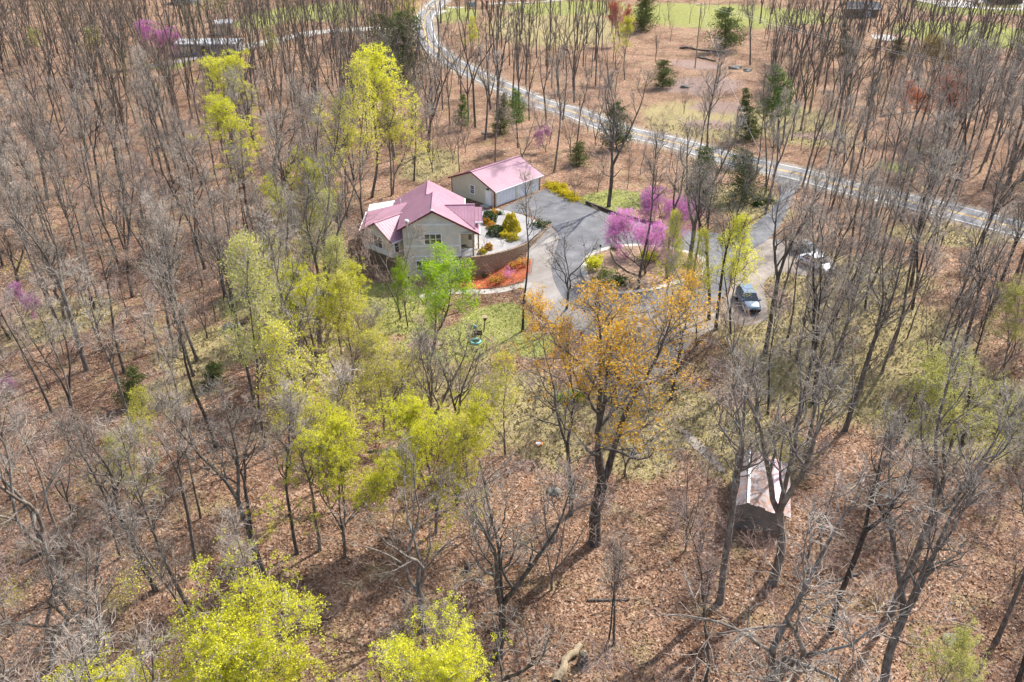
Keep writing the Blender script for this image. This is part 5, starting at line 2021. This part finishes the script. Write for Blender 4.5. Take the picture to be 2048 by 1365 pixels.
def make_car(name, label, px_rear, px_front, paint, roofz, cab, L=4.55, W=1.82):
    a, b = P(*px_rear), P(*px_front)
    c = (a + b) / 2
    ang = math.atan2(b[1] - a[1], b[0] - a[0])
    car = empty(name, (c[0], c[1], float(terrain(c[0], c[1])) + .025), ang)
    tag(car, label, 'car')
    hl = L / 2
    x0, x1, r0, r1 = cab                     # glasshouse foot rear/front, roof rear/front
    belt = roofz * .60
    stn = [(-hl, .80, .42, belt * .82), (-hl + .08, .86, .30, belt * .95), (-hl + .5, .92, .24, belt), (x0 + .5, .94, .22, belt + .01), (0, .95, .22, belt), (x1, .95, .22, belt - .02), (x1 + .45, .93, .22, belt - .10), (hl - .35, .90, .24, belt - .20), (hl - .08, .84, .30, belt - .30), (hl, .76, .40, belt - .42)]
    V, F = [], []
    for x, w_, zb, zt in stn:
        w2 = w_ * W / 1.9
        for y_, z_ in ((-w2 * .9, zb), (-w2, zb + .16), (-w2, zt - .2), (-w2 * .95, zt - .05), (-w2 * .7, zt), (0, zt + .02), (w2 * .7, zt), (w2 * .95, zt - .05), (w2, zt - .2), (w2, zb + .16), (w2 * .9, zb)):
            V.append((x, y_, z_))
    k = 11
    for i in range(len(stn) - 1):
        for j in range(k - 1):
            F.append((i * k + j, i * k + j + 1, (i + 1) * k + j + 1, (i + 1) * k + j))
        F.append((i * k + k - 1, i * k, (i + 1) * k, (i + 1) * k + k - 1))
    mb = MB()
    mb.add(V, F + [tuple(range(k)), tuple(range((len(stn) - 1) * k + k - 1, (len(stn) - 1) * k - 1, -1))])
    body = mb.build('body', paint, car, smooth=True)
    wb, wr_ = W / 2 * .90, W / 2 * .70
    zb = belt - .02
    q = lambda x, y_, z_: Vector((x, y_, z_))
    B = [q(x0, -wb, zb), q(x1, -wb, zb - .02), q(x1, wb, zb - .02), q(x0, wb, zb)]
    T_ = [q(r0, -wr_, roofz - .04), q(r1, -wr_, roofz - .05), q(r1, wr_, roofz - .05), q(r0, wr_, roofz - .04)]

    def pane(nm, pts, n_out):
        n_out = Vector(n_out)
        cc = sum(pts, Vector()) / len(pts)
        m_ = MB().wall([cc + (p - cc) * .93 + n_out * .012 for p in pts], .02, -n_out)
        return m_.build(nm, M['glass'], car)
    shell = MB()
    shell.add(B + T_, [(0, 1, 5, 4), (1, 2, 6, 5), (2, 3, 7, 6), (3, 0, 4, 7), (4, 5, 6, 7), (3, 2, 1, 0)])
    shell.build('cabin', paint, car)
    pane('windscreen', [B[1], B[2], T_[2], T_[1]], (.6, 0, .8))
    pane('rear_window', [B[3], B[0], T_[0], T_[3]], (-.8, 0, .6))
    for s, ids in ((-1, (0, 1, 5, 4)), (1, (3, 2, 6, 7))):
        al = B + T_
        p4 = [al[i] for i in ids]
        m_ = [(p4[0] + p4[1]) / 2, (p4[2] + p4[3]) / 2]
        pane('side_window', [p4[0], m_[0] - q(.04, 0, 0), m_[1] - q(.04, 0, 0), p4[3]], (0, s * .95, .3))
        pane('side_window', [m_[0] + q(.04, 0, 0), p4[1], p4[2], m_[1] + q(.04, 0, 0)], (0, s * .95, .3))
        MB().box(x1 - .25, x1 - .05, *(sorted((s * (wb + .02), s * (wb + .2)))), belt + .0, belt + .16).build('mirror', paint, car, .02)
        MB().box(hl - .22, hl - .03, *(sorted((s * .46, s * .78))), belt - .46, belt - .34).build('headlight', M['white'], car, .02)
        MB().box(-hl - .01, -hl + .1, *(sorted((s * .56, s * .8))), belt - .22, belt - .04).build('tail_light', M['tail'], car, .02)
    rp = MB().slab([(r0 - .06, -wr_ - .02, roofz - .03), (r1 + .05, -wr_ - .02, roofz - .05), (r1 + .05, wr_ + .02, roofz - .05), (r0 - .06, wr_ + .02, roofz - .03)], .05)
    rp.build('roof', paint, car, .03)
    MB().box(hl - .12, hl + .06, -.72, .72, .30, .48).build('bumper', M['tyre'], car, .03)
    MB().box(-hl - .06, -hl + .12, -.72, .72, .32, .50).build('bumper', M['tyre'], car, .03)
    MB().box(hl - .03, hl + .025, -.42, .42, .50, belt - .42).build('grille', M['tyre'], car)
    for xx in (-hl + .85, hl - .88):
        for s in (-1, 1):
            ty = MB().tube((xx, s * (W / 2 - .24), .33), (xx, s * (W / 2 + .0), .33), .33, n=18).build('wheel', M['tyre'], car)
            MB().tube((xx, s * (W / 2 - .02), .33), (xx, s * (W / 2 + .012), .33), .2, n=14).build('rim', M['metal'], ty)
    return car


M['tyre'] = simple('rubber', (.02, .02, .021), .8, .2, 5)
M['tail'] = simple('red_lens', (.30, .02, .02), .2, .1, 3, spec=.7)


def paint(name, c, metal=.3):
    m = simple(name, c, .28, .04, 1.0, metallic=metal, spec=.6)
    return m


make_car('parked_car', 'silver blue car on the gravel beside the asphalt loop, facing the camera', (1482, 588), (1508, 634), paint('silver_paint', (.15, .215, .28), .5), 1.68, (-2.2, 1.15, -1.8, .35))
make_car('parked_car', 'white car behind tree trunks on the right gravel parking', (1603, 521), (1660, 549), paint('white_paint', (.78, .80, .82), 0), 1.45, (-1.75, 1.15, -1.0, .35))
make_car('parked_car', 'grey car just behind the white one', (1580, 497), (1645, 521), paint('grey_paint', (.20, .23, .26), .4), 1.50, (-1.9, 1.1, -1.2, .3))
make_car('parked_car', 'dark blue car under the orange budded trees', (1212, 738), (1262, 768), paint('blue_paint', (.035, .06, .11), .3), 1.6, (-2.0, 1.1, -1.6, .3))

# ------------------------------------------------------------------ shed with rusty tin roof
sp_ = onz(1525, 968, -.3)
shed = empty('shed', (sp_[0], sp_[1], float(terrain(sp_[0], sp_[1]))), R_(-16))
tag(shed, 'small shed with rust streaked tin roof among the bare trees', 'shed')
M['shed_wood'] = lined('grey_boards', (.23, .20, .17), 1.6, 'Y', .6, .9, .25)
SW, SL = 3.5, 6.0
for s in (-1, 1):
    MB().box(*sorted((s * SW / 2, s * (SW / 2 - .1))), -SL / 2, SL / 2, -.3, 1.95).build('wall', M['shed_wood'], shed)
    MB().wall([(-SW / 2, s * SL / 2, -.3), (SW / 2, s * SL / 2, -.3), (SW / 2, s * SL / 2, 1.95), (-SW * .3, s * SL / 2, 2.55), (-SW / 2, s * SL / 2, 2.2)], .1, (0, s, 0)).build('wall', M['shed_wood'], shed)
rx = -SW * .3
M['rust_pink'] = simple('faded_pink_tin', (.50, .34, .38), .5, .15, 3, metallic=.2)
nsh = 6
for k in range(nsh):
    y0, y1 = -SL / 2 - .3 + (SL + .6) * k / nsh, -SL / 2 - .3 + (SL + .6) * (k + 1) / nsh + .05
    lift = .012 * (k % 2)
    for pts in ([(rx, y0, 2.62 + lift), (rx, y1, 2.62 + lift), (SW / 2 + .3, y1, 1.92 + lift), (SW / 2 + .3, y0, 1.92 + lift)], [(rx, y0, 2.62 + lift), (-SW / 2 - .25, y0, 2.2 + lift), (-SW / 2 - .25, y1, 2.2 + lift), (rx, y1, 2.62 + lift)]):
        pass
for k in range(5):
    x0 = rx + (SW / 2 + .3 - rx) * k / 5
    x1 = rx + (SW / 2 + .3 - rx) * (k + 1) / 5 + .04
    zz = lambda x: 2.62 - (x - rx) * .70 / (SW / 2 + .3 - rx)
    lf = .012 * (k % 2)
    MB().slab([(x0, -SL / 2 - .3 + .1 * math.sin(k * 2), zz(x0) + lf), (x1, -SL / 2 - .3 + .1 * math.sin(k * 2), zz(x1) + lf), (x1, SL / 2 + .3, zz(x1) + lf), (x0, SL / 2 + .3, zz(x0) + lf)], .02).build('roof_sheet', M['rust_pink'] if k == 3 else M['rust'], shed)
MB().slab([(rx, -SL / 2 - .3, 2.64), (-SW / 2 - .25, -SL / 2 - .3, 2.15), (-SW / 2 - .25, SL / 2 + .3, 2.15), (rx, SL / 2 + .3, 2.64)], .02).build('roof_sheet', M['rust'], shed)
MB().beam((rx, -SL / 2 - .3, 2.67), (rx, SL / 2 + .3, 2.67), .2, .03).build('ridge_cap', M['metal'], shed)

# ------------------------------------------------------------------ utility poles and wires


def top_of(base, top):
    b = P(*base)
    d = ray(*top)
    return b, _C + d * ((b[1] - _C[1]) / d[1])


def cable(name, a, b, sag, label, r=.022):
    a, b = np.array(a, float), np.array(b, float)
    n = 24
    t = np.linspace(0, 1, n + 1)
    pts = a[None] * (1 - t[:, None]) + b[None] * t[:, None]
    pts[:, 2] -= sag * 4 * t * (1 - t)
    V, F = tubes([(pts, np.full(n + 1, r))], 4)
    return tag(link(name, fast_mesh(name, V, F, M['metal'])), label, 'wire')


b1, t1 = top_of((1390, 137), (1403, 6))
pole = empty('utility_pole', b1)
tag(pole, 'tall weathered utility pole with crossarm and guy wires in the clearing', 'utility pole')
tp1 = t1 - b1
MB().tube((0, 0, -.5), tuple(tp1), .17, .11, 10).build('pole', M['polewood'] if 'polewood' in M else M['wood'], pole)
MB().beam((tp1[0] - 1.2, -.16, tp1[2] - .5), (tp1[0] + 1.2, -.16, tp1[2] - .4), .1, .14).build('crossarm', M['wood'], pole)
for dx in (-1.1, -.4, .4, 1.1):
    MB().tube((tp1[0] + dx, -.16, tp1[2] - .38), (tp1[0] + dx, -.16, tp1[2] - .12), .05, .03, 8).build('insulator', M['white'], pole)
ga = P(1428, 123)
for k, (fz, dx) in enumerate(((.86, 0), (.62, .5))):
    anchor = ga + np.array([dx, 0, 0]) - b1
    V, F = tubes([(np.array([tp1 * fz, anchor]), np.array([.02, .02]))], 4)
    gwire = link('guy_wire', fast_mesh('guy_wire', V, F, M['metal']), pole)
    pm = anchor + (tp1 * fz - anchor) * .22
    MB().tube(tuple(anchor), tuple(pm), .055, n=8).build('guy_guard', M['yellow_line'], gwire)
b2, t2 = top_of((1470, 288), (1477, 213))
tp2 = t2 - b2
pole2 = empty('utility_pole', b2)
tag(pole2, 'shorter utility pole carrying a grey transformer beside the cedar', 'utility pole')
MB().tube((0, 0, -.5), tuple(tp2), .14, .10, 10).build('pole', M['wood'], pole2)
MB().beam((tp2[0] - .1, -.12, tp2[2] - .35), (tp2[0] + 1.0, -.12, tp2[2] - .35), .08, .1).build('crossarm', M['metal'], pole2)
tr_ = MB().tube((.45, -.2, tp2[2] - 3.2), (.45, -.2, tp2[2] - 2.0), .30, n=14).build('transformer', M['metal'], pole2)
MB().tube((.45, -.2, tp2[2] - 2.0), (.45, -.2, tp2[2] - 1.75), .08, n=8).build('bushing', M['maroon'], tr_)
far_pole = P(2300, 330)
for k, dx in enumerate((-1.1, 1.1)):
    cable('power_wire', t1 + np.array([dx, -.16, -.1]), far_pole + np.array([dx, 0, 10.5]), 1.8, ('left' if k == 0 else 'right') + ' hand power wire running from the tall pole to the right edge')
cable('power_wire', t1 + np.array([0, 0, -.8]), t2 + np.array([.5, -.1, -.3]), .8, 'power wire between the two utility poles')
cable('power_wire', t2 + np.array([.5, -.1, -.4]), P(1560, 470) + np.array([0, 0, 6.]), 1.2, 'service wire from the transformer pole towards the drive')

# ------------------------------------------------------------------ far buildings and yard things


def far_building(name, label, pl, pr_, depth, h, wall_m, roof_m, rise=1.2, opens=()):
    a, b = P(*pl), P(*pr_)
    d = b - a
    L = float(np.linalg.norm(d[:2]))
    o = empty(name, (a[0], a[1], min(a[2], b[2])), math.atan2(d[1], d[0]))
    tag(o, label, 'building')
    w_ = MB()
    w_.box(0, L, 0, .2, -.5, h)
    w_.build('front_wall', wall_m, o)
    MB().box(0, .2, .21, depth, -.5, h).build('side_wall', wall_m, o)
    MB().box(L - .2, L, .21, depth, -.5, h).build('side_wall', wall_m, o)
    MB().box(.21, L - .21, depth - .2, depth, -.5, h).build('rear_wall', wall_m, o)
    MB().slab([(-.4, -.5, h + .05), (L + .4, -.5, h + .05), (L + .4, depth / 2, h + rise), (-.4, depth / 2, h + rise)], .15).build('roof', roof_m, o)
    MB().slab([(-.4, depth / 2 + .01, h + rise), (L + .4, depth / 2 + .01, h + rise), (L + .4, depth + .5, h + .05), (-.4, depth + .5, h + .05)], .15).build('roof', roof_m, o)
    MB().box(-.4, L + .4, -.62, -.51, h - .25, h + .08).build('fascia', M['white'], o)
    for (f0, f1, z0, z1, m_) in opens:
        MB().box(L * f0, L * f1, -.06, -.003, z0, z1).build('door' if z0 < .1 else 'window', M[m_], o)
    return o


M['greysiding'] = lined('grey_siding', (.42, .43, .44), .9, 'Z', .8)
M['dark_roof'] = simple('dark_shingle', (.10, .10, .11), .9, .3, 3)
far_building('mobile_home', 'white roofed grey building half hidden by trees at upper left', (357, 112), (474, 108), 7, 3.0, M['greysiding'], M['white_roof'], .7, [(.05, .3, .8, 2.2, 'cream'), (.4, .55, 0, 2.3, 'wood_dark'), (.66, .95, 0, 2.5, 'greysiding')])
far_building('small_outbuilding', 'small tan outbuilding behind the white roofed one', (438, 72), (468, 71), 4, 3.4, M['cream'], M['white_roof'], .8, [(.6, .9, 0, 2.2, 'wood')])
far_building('far_house', 'white house at the very top left edge', (350, 9), (392, 8), 8, 4.5, M['white'], M['dark_roof'], 2, [(.3, .5, 1, 2.4, 'glass')])
far_building('far_barn', 'long grey roofed building on the top edge behind the field', (1172, -6), (1268, -7), 9, 3.2, M['greysiding'], M['dark_roof'], 1.5, [(.1, .25, 0, 2.4, 'wood_dark'), (.45, .6, 0, 2.4, 'wood_dark'), (.75, .9, 0, 2.4, 'wood_dark')])
far_building('far_cabin', 'brown roofed cabin among the trees at the top right', (1692, 36), (1756, 34), 6, 3.0, M['foundation'], M['dark_roof'], 1.6, [(.2, .4, .9, 2.0, 'glass'), (.6, .75, 0, 2.1, 'white')])
far_building('far_shelter', 'dark roofed building at the top right corner by the parking', (1985, 8), (2044, 8), 7, 3.0, M['wood_dark'], M['dark_roof'], 1.2, [(.2, .5, 0, 2.3, 'glass')])
# meter cabinet and two posts by the far drive
q = P(943, 17)
cab_ = empty('utility_cabinet', q)
tag(cab_, 'teal metal cabinet on legs beside the far drive', 'cabinet')
M['teal'] = simple('teal_paint', (.30, .42, .42), .5, .1, 2)
MB().box(-1.3, 1.3, -.5, .5, .5, 2.0).build('cabinet_body', M['teal'], cab_, .04)
for sx in (-1.1, 1.1):
    MB().box(sx - .08, sx + .08, -.4, .4, -.2, .5).build('leg', M['metal'], cab_)
for k, px in enumerate((965, 974)):
    q = P(px, 17)
    o = MB().box(-.35, .35, -.35, .35, -.3, 2.2 + .3 * k).build('gate_post', M['maroon'], None, .05)
    o.location = q
    tag(o, ('left' if k == 0 else 'right') + ' red brown post beside the teal cabinet', 'post')
# bird house, sign, ring and ball on the lawn
q, tq = top_of((967, 664), (970, 635))
bh = empty('bird_house', q)
tag(bh, 'bird house with pale roof on a leaning post on the lawn', 'bird house')
th = tq - q
MB().tube((0, 0, -.2), (th[0], 0, th[2] - .3), .06, n=8).build('post', M['wood_dark'], bh)
MB().box(th[0] - .16, th[0] + .16, -.16, .16, th[2] - .35, th[2] + .02).build('box', M['wood_dark'], bh)
MB().slab([(th[0] - .24, -.24, th[2] + .03), (th[0] + .24, -.24, th[2] + .03), (th[0] + .24, .24, th[2] + .12), (th[0] - .24, .24, th[2] + .12)], .04).build('roof', M['wood'], bh)
q = P(956, 680)
sg = empty('yard_sign', q)
tag(sg, 'dark board on two legs beside the turquoise ring on the lawn', 'sign')
MB().box(-.45, .45, -.04, .04, .55, 1.15).build('board', M['wood_dark'], sg, .01)
for sx in (-.3, .3):
    MB().box(sx - .04, sx + .04, .045, .12, -.1, 1.1).build('leg', M['wood_dark'], sg)
q = P(951, 685)
M['turq'] = simple('turquoise_plastic', (.16, .48, .46), .4, .1, 3)
ringp = np.array([(math.cos(t) * .5, math.sin(t) * .5, .1) for t in np.linspace(0, 2 * math.pi, 29)])
V, F = tubes([(ringp, np.full(29, .12))], 8)
rg_o = tag(link('swim_ring', fast_mesh('swim_ring', V, F, M['turq'], True), None, q), 'turquoise plastic ring lying on the lawn', 'ring')
q = P(950, 656)
M['blueb'] = simple('blue_plastic', (.05, .25, .6), .3, .1, 3)
V, F = tubes([(np.array([(0, 0, .16 + .16 * math.sin(a)) for a in np.linspace(-1.5, 1.5, 9)]), np.array([.17 * math.cos(a) + .002 for a in np.linspace(-1.5, 1.5, 9)]))], 12)
tag(link('ball', fast_mesh('ball', V, F, M['blueb'], True), None, q), 'small blue ball on the grass near the bird house', 'ball')
q = P(1077, 888)
M['oran'] = simple('orange_lid', (.75, .34, .12), .5, .12, 4)
lid = MB().tube((0, 0, .0), (0, 0, .07), .42, .40, 24).build('round_lid', M['oran'])
lid.location = q
tag(lid, 'round orange and white lid lying on the grass left of the large orange tree', 'lid')
MB().tube((0, 0, .071), (0, 0, .085), .24, .22, 20).build('centre', M['white'], lid)
q, tq = top_of((1537, 412), (1538, 390))
mp_ = MB().tube((0, 0, -.3), (0, 0, 1.5), .07, n=8).build('marker_post', M['wood_dark'])
mp_.location = q
tag(mp_, 'dark marker post beside the shrubs at the drive mouth', 'post')
# island rail of split timber and lantern post
pts = [P(*q) for q in [(1222, 507), (1232, 530), (1256, 548), (1285, 558)]]
ir = empty('split_rail', pts[0])
tag(ir, 'curved split timber rail lying across the planted island', 'rail')
for i in range(3):
    a_, b_ = pts[i] - pts[0], pts[i + 1] - pts[0]
    MB().tube((a_[0], a_[1], a_[2] + .3), (b_[0], b_[1], b_[2] + .3), .1, .09, 8).build('log', M['wood'], ir)
q = P(1200, 506)
lp = empty('lantern_post', q)
tag(lp, 'short dark lantern post at the upper left rim of the island', 'lantern')
MB().tube((0, 0, 0), (0, 0, .8), .04, n=8).build('post', M['wood_dark'], lp)
MB().box(-.12, .12, -.12, .12, .8, 1.1).build('lantern', M['glass'], lp, .01)
# stumps, logs and boulders
for k, (px, py, h, r, lb) in enumerate([(1103, 1082, .9, .3, 'dark rotten stump left of the large orange tree'), (936, 1140, .7, .25, 'dark stump left of the big crooked bare tree'), (621, 520, 2.8, .4, 'tall broken snag beside the wide lime tree'), (1165, 1330, 1.0, .35, 'broken stump at the bottom edge')]):
    q = P(px, py)
    rg2 = np.random.default_rng(200 + k)
    s_ = grow(rg2, (0, 0, -.3), (rg2.normal(0, .05), rg2.normal(0, .05), 1), h + .3, 5, .05, 0, r * 1.25, r * .8)
    V, F = tubes([s_], 10)
    so = link('stump', fast_mesh('stump', V, F, M['bark_dark'], True), None, q)
    tag(so, lb, 'stump')
    sh_ = MB().tube(tuple(s_[0][-1] - np.array([0, 0, .05])), tuple(s_[0][-1] + np.array([.05, 0, .18])), r * .78, r * .25, 9)
    sh_.build('broken_top', M['wood'], so)
for k, (p0, p1, r, lb) in enumerate([((1175, 1202), (1258, 1201), .10, 'thin straight log on the leaves right of the bottom centre'), ((1112, 1364), (1160, 1292), .30, 'thick pale broken log at the bottom edge'), ((1360, 97), (1450, 108), .3, 'long dark log at the edge of the rocky clearing'), ((1395, 116), (1430, 124), .25, 'shorter dark log in the rocky clearing'), ((735, 905), (800, 900), .12, 'log lying in the thicket below the lawn'), ((470, 655), (520, 640), .2, 'fallen trunk by the old swollen tree'), ((1650, 1170), (1720, 1150), .12, 'log on the leaf litter below the shed'), ((40, 1130), (120, 1090), .16, 'log in the brush at lower left'), ((1760, 235), (1830, 225), .25, 'log in the wood across the road')]):
    a_, b_ = P(*p0), P(*p1)
    rg2 = np.random.default_rng(300 + k)
    n = 8
    t = np.linspace(0, 1, n + 1)[:, None]
    pt = (a_ * (1 - t) + b_ * t) - a_ + rg2.normal(0, r * .25, (n + 1, 3)) + np.array([0, 0, r * .8])
    V, F = tubes([(pt, np.linspace(r, r * .7, n + 1))], 8)
    lo = link('fallen_log', fast_mesh('fallen_log', V, F, M['wood' if k == 1 else 'bark'], True), None, a_)
    tag(lo, lb, 'log')


def boulder(px, py, s, seed, label):
    rg2 = np.random.default_rng(seed)
    import bmesh
    bm = bmesh.new()
    bmesh.ops.create_icosphere(bm, subdivisions=3, radius=1)
    ph = rg2.uniform(0, 6, 6)
    for v in bm.verts:
        c = v.co
        f = 1 + .18 * math.sin(c.x * 3 + ph[0]) * math.cos(c.y * 2.5 + ph[1]) + .12 * math.sin(c.z * 5 + ph[2] + c.x * 3)
        v.co = Vector((c.x * f * s * 1.3, c.y * f * s, c.z * f * s * .6))
    me = bpy.data.meshes.new('boulder')
    bm.to_mesh(me)
    bm.free()
    me.materials.append(M['rock'])
    o = link('boulder', me, None, P(px, py) + np.array([0, 0, s * .15]))
    o.rotation_euler = (0, 0, rg2.uniform(0, 6))
    tag(o, label, 'boulder')


for k, (px, py, s, lb) in enumerate([(466, 655, .8, 'grey boulder at the foot of the old swollen tree'), (452, 662, .5, 'smaller boulder left of the swollen tree'), (970, 268, .6, 'mossy boulder under the forked tree behind the garage'), (1110, 985, .5, 'flat pale rock near the orange lid'), (1470, 138, 1.2, 'dark rock outcrop in the clearing'), (1495, 143, .9, 'second rock outcrop right of the first in the clearing'), (1370, 175, .9, 'flat rock ledge in the clearing'), (1900, 1280, .4, 'mossy rock near the right bottom'), (1925, 1288, .3, 'smaller mossy rock near the right bottom'), (1840, 285, 1.0, 'grey rock pile across the road'), (1265, 910, .35, 'small pale rock right of the large orange tree'), (560, 690, .9, 'dark rock by the brush pile below the grass track'), (590, 702, .7, 'second dark rock by the brush pile')]):
    boulder(px, py, s, 400 + k, lb)

# ------------------------------------------------------------------ look-alikes that still share a label: tell them apart by their place in the row
by_label = {}
for o in col.objects:
    if o.parent is None and o.get('label') and o.get('category') in ('tree', 'sapling', 'shrub'):
        by_label.setdefault(o['label'], []).append(o)
for lb, lst in by_label.items():
    if len(lst) > 1:
        lst.sort(key=lambda o: proj(o.location)[0])
        for k, o in enumerate(lst):
            o['label'] = lb + ', ' + ('leftmost' if k == 0 else 'rightmost' if k == len(lst) - 1 else ['second', 'third', 'fourth', 'fifth', 'sixth', 'seventh', 'eighth', 'ninth'][min(k, 9) - 1] + ' from left') + (' of ' + ['', '', 'two', 'three', 'four', 'five', 'six', 'seven', 'eight', 'nine'][min(len(lst), 9)] if k in (0, len(lst) - 1) else '')
